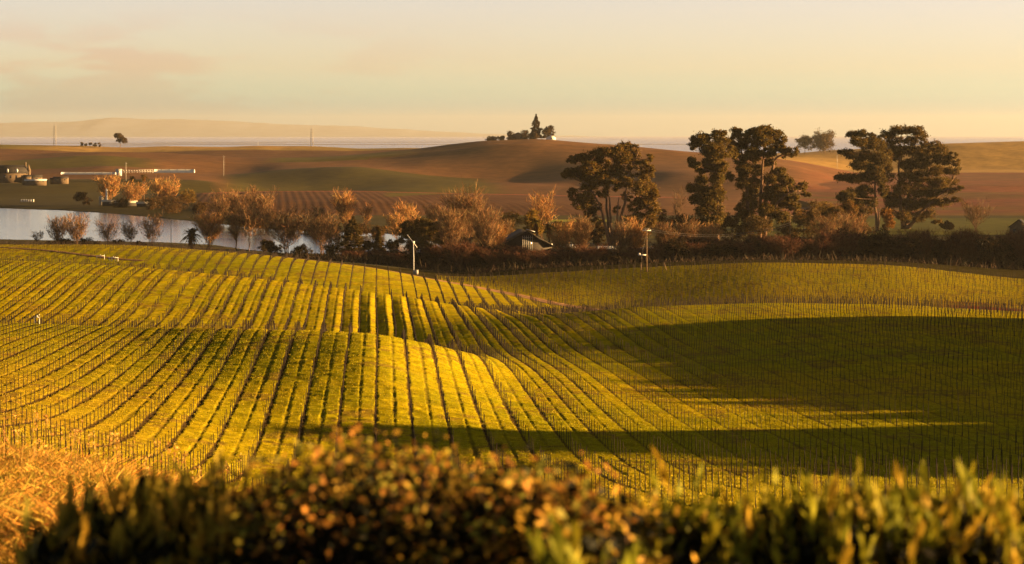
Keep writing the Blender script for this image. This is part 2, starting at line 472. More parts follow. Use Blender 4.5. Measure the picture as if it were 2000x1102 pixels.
# the driest corner of the field, at the left, is more straw than green
dry = sstep(520, -60, pxs) * sstep(330, 150, Y) * (.55 + .5 * (mid - .3))
g = lerp(g, C_DRY * np.array((1.0, .95, .6)), np.clip(dry, 0, .85))
g = g * (.66 + .4 * vnoise(X * 1.6, Y * 2.2, 53) + .3 * vnoise(X * .35, Y * .5, 54))[..., None]
weed = sstep(.60, .72, vnoise(X * .22, Y * .16, 55)) * sstep(.45, .6, vnoise(X * 1.1, Y * .9, 56))
g = lerp(g, np.array((.20, .10, .03)), weed * .55)
g = lerp(g, C_SOIL, np.clip(soil * .92 + rut * .55, 0, 1))
out_f = ~(main | back)
gr = lerp(C_DRY * .9, C_GRASS * .8, np.clip(vnoise(X * .15, Y * .1, 61) * 1.2 - .2, 0, 1))
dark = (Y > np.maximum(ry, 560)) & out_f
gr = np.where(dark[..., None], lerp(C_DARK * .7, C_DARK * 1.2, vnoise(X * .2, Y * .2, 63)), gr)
g = np.where(back[..., None], lerp(g * .95, np.array((.16, .10, .015)), .35 * np.ones_like(X)), g)
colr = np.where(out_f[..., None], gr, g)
# bare red earth at the right hand end of the far headland
red = sstep(1800, 1900, pxs) * sstep(430, 450, Y) * (1 - sstep(545, 566, Y)) * sstep(.25, .5, vnoise(X * .05, Y * .05, 64) + .2)
colr = lerp(colr, np.array((.20, .055, .03)), red) * .62
Z = Z + np.where(Y < 700, dz, 0)
Z = Z + np.where((Y < bank_y(X, Y)) & (Y > 12), (vnoise(X * .5, Y * .4, 71) - .5) * .35 * sstep(12, 30, Y), 0)
mb = MB()
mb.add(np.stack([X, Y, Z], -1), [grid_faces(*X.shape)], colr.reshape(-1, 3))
m_ground = mat('field_soil_and_grass', (1, 1, 1), .95, .0, .28, 2.2, bump=.5, bscale=9)
o = mb.build('ground', m_ground, smooth=True); tag(o, kind='structure')
Z_near_edge = Z[:, -1]

# far country -------------------------------------------------------------
yb = [ya[-1]]
while yb[-1] < 3600: yb.append(yb[-1] * 1.0052)
while yb[-1] < 5000: yb.append(yb[-1] * 1.06)
yb = np.array(yb)
uf = np.concatenate([np.linspace(-5200, -220, 60)[:-1], np.arange(-220, 2221, 3.3), np.linspace(2222, 7600, 150)[1:]])
X, Y = fan(uf, yb)
Z = height(X, Y)
Z[:, 0] -= .02
pxs = 1000 + FP * X / Y
rws = HOR + (CZ - Z) * FP / Y
def wander(f, seed): return (vnoise(X * f, Y * f, seed) - .5) * 2
BR = np.array((.155, .072, .024)); BR2 = np.array((.115, .050, .017)); GRN = np.array((.11, .084, .009)); OCH = np.array((.36, .21, .055)); RED = np.array((.19, .062, .027))
b = lerp(BR, BR2, np.clip(.5 + .6 * wander(.004, 1), 0, 1))
def paint(msk, c): 
    global b
    b = lerp(b, c, np.clip(msk, 0, 1))
e = 6 * wander(.01, 2)
# each parcel below is a field with its own crop
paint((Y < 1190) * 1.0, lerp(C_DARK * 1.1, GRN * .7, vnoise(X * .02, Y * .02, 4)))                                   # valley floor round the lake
paint(((Y >= 1190) & (Y < 1420)) * sstep(420, 380, pxs), GRN * .42)                                                       # meadow behind the lake, left
paint(((Y >= 1400) & (Y < 1890 + e)) * sstep(440, 400, pxs - (1890 - Y) * .06), lerp(GRN * .55, GRN * .4, vnoise(X * .01, Y * .01, 5)))
paint(((Y >= 1190) & (Y < 1530)) * sstep(370, 400, pxs) * sstep(1340, 1280, pxs), lerp(BR2 * .8, BR2, vnoise(X * .02, Y * .02, 6)))   # bare vines
paint(((Y >= 1290) & (Y < 1505)) * sstep(0, 8, Y - 1335 - np.abs(pxs - 850) * .0 - np.interp(pxs, [700, 760, 830, 900], [0, 40, 110, 170])) * sstep(740, 770, pxs) * sstep(1000, 860, pxs + (Y - 1400) * .2), GRN * .9)
paint(((Y >= 1500) & (Y < 1548)) * sstep(380, 420, pxs) * sstep(1400, 1250, pxs), RED * 1.25)                             # rusty headland on the crest
paint(((Y >= 1690) & (Y < 2130 + e * 3)) * sstep(410, 470, pxs) * sstep(1010, 930, pxs + (Y - 1900) * .1), lerp(GRN * .75, GRN * .5, sstep(1700, 2100, Y)))
paint(((Y >= 2150) & (Y < 2330)) * sstep(-50, 30, pxs) * sstep(330, 250, pxs), GRN * .8)
paint(((Y >= 2330 + e * 4) & (Y < 2460)) * sstep(500, 560, pxs) * sstep(860, 740, pxs), GRN * .9)
paint((Y >= 2880) * sstep(900, 820, pxs), lerp(GRN * 1.3, OCH, np.clip(.45 + .8 * wander(.006, 8), 0, 1)))
paint((Y >= 2560) * sstep(1350, 1560, pxs), lerp(OCH * 1.05, OCH * .85, vnoise(X * .01, Y * .01, 9)))                                 # golden hill, right
paint(((Y >= 2100) & (Y < 2560)) * sstep(1500, 1600, pxs), lerp(RED, BR, vnoise(X * .01, Y * .01, 10)))
paint(((Y >= 1190) & (Y < 1700)) * sstep(1420, 1560, pxs), lerp(RED * .9, GRN, np.clip(.25 + .5 * wander(.02, 11), 0, 1)))
paint(((Y >= 1700) & (Y < 2100)) * sstep(1520, 1600, pxs), lerp(RED * 1.05, BR, vnoise(X * .01, Y * .008, 12)))
paint(((Y >= 950) & (Y < 1150)) * sstep(1350, 1450, pxs), np.array((.085, .078, .007)))                                      # green meadow behind the brush, right
paint((np.abs(Y - 1120) < 14) * sstep(1020, 1060, pxs) * sstep(1200, 1180, pxs), np.array((.22, .2, .02)))
# vine rows: stripes of dry canes between strips of soil, direction by parcel
s1 = np.where(pxs < 1120, .5 + .5 * np.sin((X + Y * .10) * 2 * math.pi / 4.4), .5 + .5 * np.sin((Y - X * .12) * 2 * math.pi / 15.0))
s2 = .5 + .5 * np.sin((Y - X * .22 + 30 * wander(.002, 14)) * 2 * math.pi / 19.0)
st = np.where(Y < 1560, s1, s2)
brownish = np.clip((b[..., 0] / np.maximum(b[..., 1], 1e-4) - 1.45) * 3, 0, 1)
b = b * (1 + (st[..., None] - .5) * .20 * brownish[..., None])
b = b * (.85 + .3 * vnoise(X * .08, Y * .03, 15))[..., None]
Zr = Z + (st * .12 * brownish * (Y > 1200))
mb = MB()
mb.add(np.stack([X, Y, Zr], -1), [grid_faces(*X.shape)], b.reshape(-1, 3) * .68)
m_hill = mat('vineyard_hill_soil', (1, 1, 1), .95, .03, .2, .12, bump=.3, bscale=.6)
o = mb.build('hills', m_hill, smooth=True); tag(o, kind='structure')

# water ------------------------------------------------------------------
def water_mat(name, base, rough, bscale, bstr, sx=1, sy=1):
    m = bpy.data.materials.new(name); m.use_nodes = True
    t = m.node_tree; p = t.nodes['Principled BSDF']
    p.inputs['Base Color'].default_value = (*base, 1); p.inputs['Roughness'].default_value = rough
    p.inputs['IOR'].default_value = 1.33; p.inputs['Specular IOR Level'].default_value = .5
    co = t.nodes.new('ShaderNodeTexCoord'); mp = t.nodes.new('ShaderNodeMapping'); mp.inputs['Scale'].default_value = (sx, sy, 1)
    nz = t.nodes.new('ShaderNodeTexNoise'); nz.inputs['Scale'].default_value = bscale; nz.inputs['Detail'].default_value = 4
    bp = t.nodes.new('ShaderNodeBump'); bp.inputs['Strength'].default_value = bstr; bp.inputs['Distance'].default_value = .4
    t.links.new(co.outputs['Object'], mp.inputs[0]); t.links.new(mp.outputs[0], nz.inputs[0])
    t.links.new(nz.outputs[0], bp.inputs['Height']); t.links.new(bp.outputs[0], p.inputs['Normal'])
    return m
m_lake = water_mat('lake_water', (.06, .065, .06), .12, .5, .10, .6, 1)
mb = MB()
x0, x1, y0, y1 = LAKE[:, 0].min() - 20, LAKE[:, 0].max() + 20, LAKE[:, 1].min() - 20, LAKE[:, 1].max() + 20
# sheet clipped to the basin's neighbourhood
cen = LAKE.mean(0)
ring = LAKE + 0.0
mb.add(np.concatenate([np.c_[ring, np.zeros(len(ring))]]), [np.arange(len(ring))[None, ::-1]])
o = mb.build('lake_water', m_lake); tag(o, kind='structure')
m_bay = water_mat('bay_water', (.20, .15, .10), .25, .02, .05)
mb = MB()
mb.add([(-20000, 3300, -6.0), (20000, 3300, -6.0), (20000, 48000, -6.0), (-20000, 48000, -6.0)], [[[0, 1, 2, 3]]])
o = mb.build('bay_water', m_bay); tag(o, kind='structure')
# low marsh islands out in the bay
m_marsh = mat('marsh_mud', (.10, .07, .04), .9, .05, .3, .01)
for k, (pa, pb, Yd, dep) in enumerate([(-100, 330, 9400, 260), (180, 900, 10800, 260), (-100, 560, 12200, 330), (1150, 1420, 11000, 260), (300, 1000, 13800, 300)]):
    mb = MB()
    q = np.linspace(0, 1, 41)
    xs = ((pa + (pb - pa) * q) - 1000) * Yd / FP
    wd = dep * np.sqrt(np.clip(1 - (2 * q - 1) ** 2, 0, 1)) * (.6 + .5 * vnoise(q * 9, q * 0, 80 + k)) + 2
    v = np.concatenate([np.c_[xs, Yd - wd, np.full(41, -6.3)], np.c_[xs, np.full(41, Yd), np.full(41, -4.3)], np.c_[xs, Yd + wd, np.full(41, -6.3)]])
    f = [[i, i + 1, i + 42, i + 41] for i in range(40)] + [[i + 41, i + 42, i + 83, i + 82] for i in range(40)]
    mb.add(v, [f]); o = mb.build('marsh_island_terrain', m_marsh, smooth=True); tag(o, kind='structure')
# mountains across the bay
def range_(pk, rk, Y0, depth, seed):
    q = np.linspace(pk[0], pk[-1], 260)
    base = np.interp(q, pk, rk)
    xs = (q - 1000) * Y0 / FP
    zt = CZ - (base - HOR) * Y0 / FP
    zt = zt + (vnoise(q * .02, q * 0, seed) - .5) * 26 + (vnoise(q * .06, q * 0, seed + 1) - .5) * 14
    vv = []
    prof = [(-1.0, 0), (-.8, .06), (-.55, .3), (-.3, .62), (-.12, .88), (0, 1), (.3, .8), (1, 0)]
    for a, hgt in prof:
        rid = (vnoise(q * .035 + a * 2, q * 0 + a * 3, seed + 2) - .5) * .12 * (hgt * (1 - hgt) * 4)
        vv.append(np.c_[xs, np.full(260, Y0 + a * depth), -8 + (zt + 8) * np.clip(hgt + rid, 0, 1)])
    mb = MB(); mb.add(np.concatenate(vv), [[[i * 260 + j, i * 260 + j + 1, (i + 1) * 260 + j + 1, (i + 1) * 260 + j] for i in range(len(prof) - 1) for j in range(259)]])
    return mb
m_mount = mat('hazy_mountain_scrub', (.10, .125, .19), .95, .03, .2, .003)  # scrub tinted blue, distance haze put into its base colour
o = range_([-700, -200, 0, 120, 230, 300, 420, 540, 640, 740, 820, 900, 1000, 1200, 1500, 1900, 2400], [236, 240, 241, 238, 230, 233, 236, 242, 246, 250, 256, 260, 264, 268, 268, 272, 280], 45000, 4500, 101).build('mountains', m_mount, smooth=True)
tag(o, kind='structure')

# dirt road along the edge of the field, and the track across the upper strip
m_road = mat('dirt_road_earth', (1, 1, 1), .95, .05, .3, .8, bump=.4, bscale=4)
def ribbon(name, pts, wd, lift, col):
    P = np.array(pts, float)
    k = np.concatenate([[0], np.cumsum(np.hypot(*np.diff(P[:, :2], axis=0).T))])
    q = np.arange(0, k[-1], 1.2)
    xs = gauss(np.interp(q, k, P[:, 0]), 40); ys = gauss(np.interp(q, k, P[:, 1]), 40)
    tx = np.gradient(xs); ty = np.gradient(ys); n_ = np.hypot(tx, ty)
    rows_ = []; cols = []
    for s in np.linspace(-.5, .5, 9):
        ww = wd * (1 + .25 * (vnoise(q * .3, q * 0 + s * 3, 17) - .5))
        xx = xs - ty / n_ * s * ww; yy = ys + tx / n_ * s * ww
        dzz = field(xx, yy)[0]
        edge = 1 - (abs(s) * 2) ** 6
        rows_.append(np.c_[xx, yy, height(xx, yy) + dzz + lift * edge - .05 * (1 - edge)])
        c_ = np.array(col) * (1.25 if .18 < abs(s) < .36 else .85)
        cols.append(np.tile(c_, (len(q), 1)))
    n2 = len(q)
    mb = MB(); mb.add(np.concatenate(rows_), [[[i * n2 + j, i * n2 + j + 1, (i + 1) * n2 + j + 1, (i + 1) * n2 + j] for i in range(8) for j in range(n2 - 1)]], np.concatenate(cols))
    o = mb.build(name, m_road, smooth=True); tag(o, kind='structure'); return o
rp = [((p - 1000) * (y_ + 1.5) / FP, y_ + 1.5) for p, y_ in zip(ROAD_PX[1:12], ROAD_Y[1:12])]
ribbon('dirt_road', rp, 4.2, .12, C_ROAD * 1.25)
tr = [on_row(p, r, 505, 690)[:2] for p, r in [(-60, 482), (40, 486), (110, 492), (170, 500), (230, 507), (300, 512)]]
ribbon('dirt_track_path', tr, 2.6, .15, C_ROAD * .8)
# ---------------------------------------------------------------- vegetation builders
m_bark = mat('bark', (.095, .052, .028), .9, .1, .35, 1.5, bump=.4, bscale=6)
m_pale = mat('pale_bark', (.11, .062, .036), .8, .15, .3, 1.0, bump=.3, bscale=5)
m_leaf = mat('leaf', (1.15, .86, .55), .75, .10, .22, .4, trans=.38)
m_twig = mat('twig', (1, 1, 1), .85, .1, .25, .5, trans=.12)
m_bush = mat('hedge_leaf', (1, 1, 1), .6, .05, .2, 9.0, trans=.30)

def pcols(n, base, var=.35, hue=.12, r=None):
    r = r or rng
    k = (1 + var * r.normal(size=(n, 1))).clip(.35, 2)
    h = r.normal(size=(n, 1)) * hue
    return np.clip(np.asarray(base) * k * np.concatenate([1 + h, 1 - .3 * h, 1 - .2 * h], 1), 0.002, .9)

def curve_pts(a, b, sag, n=7, r=None):
    a = np.asarray(a, float); b = np.asarray(b, float)
    t = np.linspace(0, 1, n)[:, None]
    p = a * (1 - t) + b * t
    p += np.asarray(sag) * (4 * t * (1 - t))
    return p

def bare_tree(name, h, wd, seed, stems=1, base=(.22, .095, .040), up=.55, ntw=2600, tw=.10, crown0=.12, label=None, cat='tree', density=1.0):
    """leafless tree: stems, limbs and a crown of fine twigs, built at the origin"""
    r = np.random.default_rng(seed)
    root = thing(name, label, cat)
    tk = MB(); cr = MB()
    tips = []
    for s in range(stems):
        ang = r.uniform(0, 2 * math.pi)
        sp = 0 if stems == 1 else r.uniform(.15, 1.25)
        top = np.array([math.cos(ang) * wd * .34 * sp, math.sin(ang) * wd * .34 * sp, h * r.uniform(.62, .80)])
        b0 = np.array([math.cos(ang) * .5 * sp, math.sin(ang) * .5 * sp, -.5])
        P = curve_pts(b0, top, (-math.cos(ang) * wd * .07 * sp, -math.sin(ang) * wd * .07 * sp, 0), 9)
        P[1:-1] += r.normal(size=(7, 3)) * (h * .012)
        r0 = h * (.017 if stems == 1 else .010)
        tk.tube(P, np.linspace(r0, r0 * .28, 9), 6)
        tips.append((P, r0))
    ends = []
    for P, r0 in tips:
        nb = int(11 + 12 / stems)
        for i in range(nb):
            f = r.uniform(crown0 + (.08 if stems < 4 else .02), 1.0) if i % 3 else r.uniform(.12 if stems > 3 else .3, .6)
            k = f * (len(P) - 1); i0 = min(int(k), len(P) - 2); q = P[i0] + (P[i0 + 1] - P[i0]) * (k - i0)
            a = r.uniform(0, 2 * math.pi)
            out = wd * .5 * r.uniform(.5, 1.05) * math.sqrt(max(.12, 1 - ((f - .5) / .66) ** 2))
            e = np.array([q[0] * .5 + math.cos(a) * out, q[1] * .5 + math.sin(a) * out, q[2] + (h - q[2]) * r.uniform(.25, .92) * up + out * .25])
            e[2] = min(e[2], h * .97)
            B = curve_pts(q, e, (math.cos(a) * out * .10, math.sin(a) * out * .10, -out * .06), 6)
            B[1:-1] += r.normal(size=(4, 3)) * out * .03
            tk.tube(B, np.linspace(r0 * .42, r0 * .14, 6), 4)
            ends.append(B)
            for j in range(3):
                m = r.integers(2, 6); d = r.normal(size=3); d[2] = abs(d[2]) * .9 + .25
                d /= np.linalg.norm(d); e2 = B[m] + d * out * r.uniform(.25, .5)
                B2 = curve_pts(B[m], e2, r.normal(size=3) * out * .03, 5)
                tk.tube(B2, np.linspace(r0 * .2, r0 * .08, 5), 3); ends.append(B2)
    E = np.concatenate([np.stack([b[i] for i in range(1, len(b))]) for b in ends] + [P_[3:] for P_, _ in tips])
    n = int(ntw * density * .62)
    src = E[r.integers(0, len(E), n)] + r.normal(size=(n, 3)) * wd * .03
    d = r.normal(size=(n, 3)) * .8; d[:, 2] = np.abs(d[:, 2]) * .7 + up
    cxy = src[:, :2] / (wd * .5)
    d[:, :2] += cxy * .55
    d /= np.linalg.norm(d, axis=1)[:, None]
    ln = h * r.uniform(.06, .19, (n, 1))
    cr.twigs(src, src + d * ln, tw * r.uniform(.6, 1.3, n), pcols(n, base, .3, .12, r), r)
    s2 = src[: n // 2] + d[: n // 2] * ln[: n // 2] * r.uniform(.3, .8, (n // 2, 1))
    d2 = d[: n // 2] + r.normal(size=(n // 2, 3)) * .55
    cr.twigs(s2, s2 + d2 * ln[: n // 2] * .55, tw * .7, pcols(n // 2, np.array(base) * 1.1, .3, .12, r), r)
    tk.build('trunk', m_bark, root, True); cr.build('crown', m_twig, root)
    return root

def leafy_tree(name, clumps, seed, base, trunk_top=None, trunk_r=.5, leaf=.5, n=7000, label=None, cat='tree', bark=None, limbs=True, flat=.8, holes=.45, stems=None, droop=0.0):
    """evergreen: clumps = (x, y, z, rx, ry, rz) ellipsoids in local metres; leaves grow in small sprays on and in them"""
    r = np.random.default_rng(seed)
    root = thing(name, label, cat)
    cl = np.array(clumps, float)
    n = int(n * (1 if limbs and trunk_top is None else 2.6))
    wgt = (cl[:, 3] * cl[:, 5] + cl[:, 3] * cl[:, 4]) ; wgt = wgt / wgt.sum()
    P = []; Dn = []
    for c, wq in zip(cl, wgt):
        k = max(6, int(n * wq / 46))
        u = r.normal(size=(k, 3)); u /= np.linalg.norm(u, axis=1)[:, None]
        rad = r.uniform(holes, 1.0, (k, 1)) ** .6
        sc_ = c[:3] + u * rad * c[3:6]
        ssz = np.array([1.0, 1.0, flat]) * (np.mean(c[3:6]) * .33)
        m = 46
        q = r.normal(size=(k, m, 3)) * .62
        pts = sc_[:, None] + q * ssz * r.uniform(.7, 1.35, (k, 1, 1))
        P.append(pts.reshape(-1, 3))
    P = np.concatenate(P)
    d = r.normal(size=P.shape); d[:, 2] = d[:, 2] * .8 - droop
    leaf *= 1.15; cr = MB(); cr.leaves(P, leaf * r.uniform(.7, 1.4, len(P)), leaf * .42 * r.uniform(.7, 1.3, len(P)), d, pcols(len(P), base, .28, .10, r), r)
    tk = MB()
    if trunk_top is not None:
        tt = np.array(trunk_top, float)
        st = stems or [((0, 0, -.6), tuple(tt), trunk_r)]
        axes = []
        for a, b_, rr in st:
            T = curve_pts(a, b_, r.normal(size=3) * .02 * np.linalg.norm(tt), 9); tk.tube(T, np.linspace(rr, rr * .35, 9) * np.array([1.35, 1.1] + [1] * 7), 8); axes.append(T)
        if limbs:
            for c in cl:
                best = min(((np.linalg.norm((T[i] - c[:3]) * np.array([1, 1, .8])), T, i) for T in axes for i in range(2, 9)), key=lambda q: q[0] + (4 if q[1][q[2]][2] > c[2] - 1 else 0))
                q = best[1][best[2]]
                B = curve_pts(q, c[:3] + np.array([0, 0, c[5] * .4]), r.normal(size=3) * .5 + np.array([0, 0, -.08 * abs(c[0] - q[0])]), 6)
                tk.tube(B, np.linspace(trunk_r * .33, trunk_r * .08, 6), 5)
                for j in range(3):
                    e = c[:3] + r.normal(size=3) * c[3:6] * .6
                    tk.tube(curve_pts(B[3 + j % 3], e, r.normal(size=3) * .3, 5), np.linspace(trunk_r * .13, trunk_r * .04, 5), 4)
        tk.build('trunk', bark or m_bark, root, True)
    cr.build('crown', m_leaf, root)
    return root

def palm_tree(name, h, fr, seed, label, nf=34, drooping=.9, base=(.075, .075, .02), skirt=True, tr=.32):
    r = np.random.default_rng(seed)
    root = thing(name, label, 'palm')
    tk = MB(); tk.tube(curve_pts((0, 0, -.5), (r.uniform(-.3, .3), 0, h), (r.uniform(-.4, .4), 0, 0), 8), np.linspace(tr * 1.2, tr * .85, 8), 7)
    cr = MB()
    for i in range(nf):
        a = r.uniform(0, 2 * math.pi); el = r.uniform(-.5, 1.35)
        t = np.linspace(0, 1, 8)
        ln = fr * r.uniform(.8, 1.1)
        x = ln * t * math.cos(el); z = h + ln * (t * math.sin(el) - drooping * .55 * t ** 2)
        P = np.c_[x * math.cos(a), x * math.sin(a), z]
        cr.tube(P, np.linspace(.06, .02, 8), 3, base)
        k = 46
        tt = r.uniform(.15, 1, k); ii = (tt * 6.99).astype(int); q = P[ii] + (P[ii + 1] - P[ii]) * (tt * 7 - ii)[:, None]
        dd = np.gradient(P, axis=0)[ii]; dd /= np.linalg.norm(dd, axis=1)[:, None]
        side = np.cross(dd, [0, 0, 1]) * r.choice([-1, 1], k)[:, None]
        dv = dd * .5 + side + np.array([0, 0, -.45])
        dv /= np.linalg.norm(dv, axis=1)[:, None]
        cr.twigs(q, q + dv * ln * .28 * (1.15 - tt)[:, None], .16, pcols(k, base, .3, .1, r), r)
    if skirt:
        k = 160; a = r.uniform(0, 6.28, k); zz = r.uniform(h - fr * .8, h, k)
        p = np.c_[np.cos(a) * tr * 1.5, np.sin(a) * tr * 1.5, zz]
        cr.twigs(p, p + np.c_[np.cos(a) * .5, np.sin(a) * .5, -np.full(k, fr * .35)], .2, pcols(k, (.16, .09, .03), .3, .1, r), r)
    tk.build('trunk', m_bark, root, True); cr.build('crown', m_leaf, root)
    return root

def px_clumps(px0, Y, zb, spec, seed, depth=.8):
    """clumps given as photo ellipses (column, row, half width, half height) turned into local metres round a base at column px0"""
    r = np.random.default_rng(seed); m = Y / FP
    o_ = []
    for c in spec:
        cx, cy, rx, ry = c[:4]
        o_.append(((cx - px0) * m, r.normal() * rx * m * .8, zrow(cy, Y) - zb, rx * m, max(rx, ry) * m * depth, ry * m))
    return o_

# ---------------------------------------------------------------- the tall eucalyptus
G_EUC = (.072, .060, .016)
def place(root, loc, rz=0.0, sc=1.0):
    root.location = loc; root.rotation_euler = (0, 0, rz); root.scale = (sc, sc, sc); return root
def stem_px(px0, Y, zb, pts):
    m = Y / FP
    return [((a - px0) * m, dy, zrow(b_, Y) - zb) for a, b_, dy in pts]

Ye = 820; e = at(1190, Ye)
sp = [(1205, 292, 15, 9), (1222, 288, 14, 10), (1240, 291, 12, 9), (1215, 308, 20, 12), (1182, 298, 17, 10), (1163, 304, 16, 10), (1238, 312, 13, 14), (1138, 309, 18, 9), (1118, 312, 12, 7),
      (1150, 326, 18, 11), (1176, 322, 17, 12), (1120, 338, 22, 8), (1104, 341, 8, 6), (1145, 345, 16, 13), (1172, 346, 20, 14), (1205, 332, 16, 13), (1235, 334, 12, 12), (1258, 322, 11, 10), (1268, 308, 8, 8),
      (1262, 345, 13, 16), (1268, 330, 10, 10), (1195, 362, 15, 12), (1150, 365, 17, 12), (1220, 356, 14, 13), (1248, 365, 16, 14), (1115, 372, 10, 6), (1125, 385, 14, 8), (1148, 385, 14, 10), (1135, 400, 17, 9), (1160, 402, 14, 10),
      (1272, 372, 13, 16), (1258, 392, 14, 16), (1280, 385, 9, 10), (1275, 405, 11, 16), (1240, 400, 13, 14), (1270, 428, 12, 18), (1250, 425, 12, 12), (1225, 385, 9, 10), (1178, 378, 12, 9), (1205, 410, 8, 7), (1150, 418, 13, 7), (1232, 428, 12, 9), (1165, 432, 10, 8)]
st = []
for pts in [[(1196, 492, 0), (1188, 440, 1), (1184, 380, 1), (1176, 340, 1), (1166, 310, 1)], [(1198, 492, -.5), (1192, 430, -1), (1190, 390, -1.5), (1182, 355, -2)], [(1200, 492, .5), (1212, 430, 0), (1221, 392, -1), (1224, 350, -1.5), (1236, 325, -1), (1246, 300, -.5)],
            [(1194, 492, 0), (1182, 440, -1), (1174, 410, -1.5), (1160, 380, -1.5), (1150, 362, -1)], [(1200, 492, 0), (1204, 440, -1.5), (1206, 410, -2), (1208, 385, -2)], [(1202, 492, 1), (1222, 440, 2), (1250, 400, 2), (1262, 360, 2)]]:
    st.append(stem_px(1190, Ye, e[2], pts))
def euc(px0, Y, spec, stems, seed, label, base, n, pale, rr=.8, leaf=.64):
    e = at(px0, Y)
    cl = px_clumps(px0, Y, e[2], spec, seed)
    root = leafy_tree('eucalyptus_tree', cl, seed, base, None, .7, leaf, n, label, 'tree', droop=.35, flat=.75, holes=.5)
    r = np.random.default_rng(seed); tk = MB()
    axes = []
    for P in stems:
        P = np.array(P); P[0][2] = -.8
        q = np.linspace(0, len(P) - 1, 14); Q = np.stack([np.interp(q, np.arange(len(P)), P[:, i]) for i in range(3)], 1)
        Q[1:-1] = (Q[:-2] + 2 * Q[1:-1] + Q[2:]) / 4; Q[2:-1] += r.normal(size=(11, 3)) * .12
        tk.tube(Q, np.linspace(rr, rr * .22, 14) * np.array([1.4, 1.15] + [1] * 12), 8); axes.append(Q)
    for c in np.array(cl):
        best = min(((np.linalg.norm(T[i] - c[:3]) + (5 if T[i][2] > c[2] else 0), tuple(T[i])) for T in axes for i in range(3, 14)))
        B = curve_pts(best[1], c[:3], np.array([0, 0, -.05 * abs(c[0] - best[1][0])]) + r.normal(size=3) * .3, 6)
        tk.tube(B, np.linspace(rr * .3, rr * .08, 6), 5)
        for j in range(4):
            tk.tube(curve_pts(B[2 + j % 4], c[:3] + r.normal(size=3) * c[3:6] * .65, r.normal(size=3) * .3, 5), np.linspace(rr * .11, rr * .035, 5), 4)
    tk.build('trunk', m_pale if pale else m_bark, root, True)
    place(root, e); return root
euc(1190, Ye, sp, st, 11, 'open eucalyptus with many pale bare limbs rising behind the utility pole', (.085, .066, .017), 46000, True, .55)

Y2 = 850; e = at(1398, Y2)
sp = [(1366, 272, 17, 9), (1357, 283, 10, 10), (1378, 268, 12, 7), (1402, 264, 12, 8), (1412, 260, 8, 6), (1385, 290, 20, 13), (1408, 280, 15, 12), (1398, 302, 20, 14), (1425, 296, 9, 12), (1390, 322, 16, 14), (1408, 325, 12, 14), (1350, 314, 10, 6), (1358, 322, 12, 5), (1372, 332, 12, 6), (1400, 350, 12, 16),
      (1372, 352, 12, 9), (1360, 366, 16, 8), (1348, 370, 8, 6), (1380, 375, 16, 12), (1403, 380, 11, 18), (1365, 388, 16, 10), (1352, 392, 8, 6), (1385, 400, 15, 14), (1404, 412, 10, 16), (1372, 412, 15, 10), (1392, 432, 16, 14), (1370, 438, 14, 12)]
euc(1398, Y2, sp, [stem_px(1398, Y2, e[2], [(1398, 480, 0), (1402, 420, 0), (1400, 360, 0), (1396, 310, 0), (1385, 275, 0)]), stem_px(1398, Y2, e[2], [(1400, 480, 1), (1408, 400, 1), (1408, 330, 1), (1412, 270, 1)])], 12,
    'narrow dark eucalyptus in the middle clump, left of its broad-topped neighbour', G_EUC, 50000, False, .8)

e = at(1490, Y2 + 10)
sp = [(1425, 278, 11, 9), (1430, 300, 10, 12), (1425, 345, 8, 10), (1478, 257, 17, 9), (1465, 264, 12, 9), (1495, 254, 16, 7), (1440, 258, 12, 8), (1430, 264, 8, 7), (1450, 270, 14, 9), (1512, 262, 16, 9), (1525, 272, 12, 8), (1490, 274, 20, 11), (1465, 285, 18, 12), (1440, 288, 12, 12), (1515, 284, 16, 9), (1500, 298, 16, 9), (1530, 292, 14, 7), (1548, 296, 10, 8), (1540, 304, 12, 5), (1470, 304, 18, 12), (1445, 310, 12, 12), (1455, 330, 15, 14), (1478, 332, 13, 14), (1505, 318, 12, 7),
      (1452, 355, 13, 15), (1475, 362, 14, 16), (1520, 336, 14, 8), (1505, 350, 15, 10), (1530, 352, 15, 10), (1548, 366, 12, 9), (1568, 365, 10, 9), (1575, 380, 10, 4), (1520, 372, 17, 12), (1545, 385, 15, 9), (1500, 378, 14, 14), (1465, 392, 15, 18), (1525, 398, 17, 12), (1550, 404, 12, 8), (1495, 410, 16, 15), (1465, 425, 16, 16), (1525, 422, 16, 10), (1490, 440, 17, 14), (1448, 412, 12, 16), (1455, 448, 16, 12)]
euc(1490, Y2 + 10, sp, [stem_px(1490, Y2 + 10, e[2], [(1482, 480, 0), (1484, 420, 0), (1488, 340, 0), (1492, 280, 0)]), stem_px(1490, Y2 + 10, e[2], [(1468, 480, 1), (1460, 400, 1), (1458, 330, 1), (1445, 280, 1)]), stem_px(1490, Y2 + 10, e[2], [(1485, 480, -2), (1500, 420, -3), (1530, 380, -3), (1555, 372, -3)]), stem_px(1490, Y2 + 10, e[2], [(1488, 480, 2), (1500, 360, 2), (1515, 310, 1), (1535, 298, 0)])], 13,
    'broad-topped dark eucalyptus on the right of the middle clump', G_EUC, 70000, False, .85)

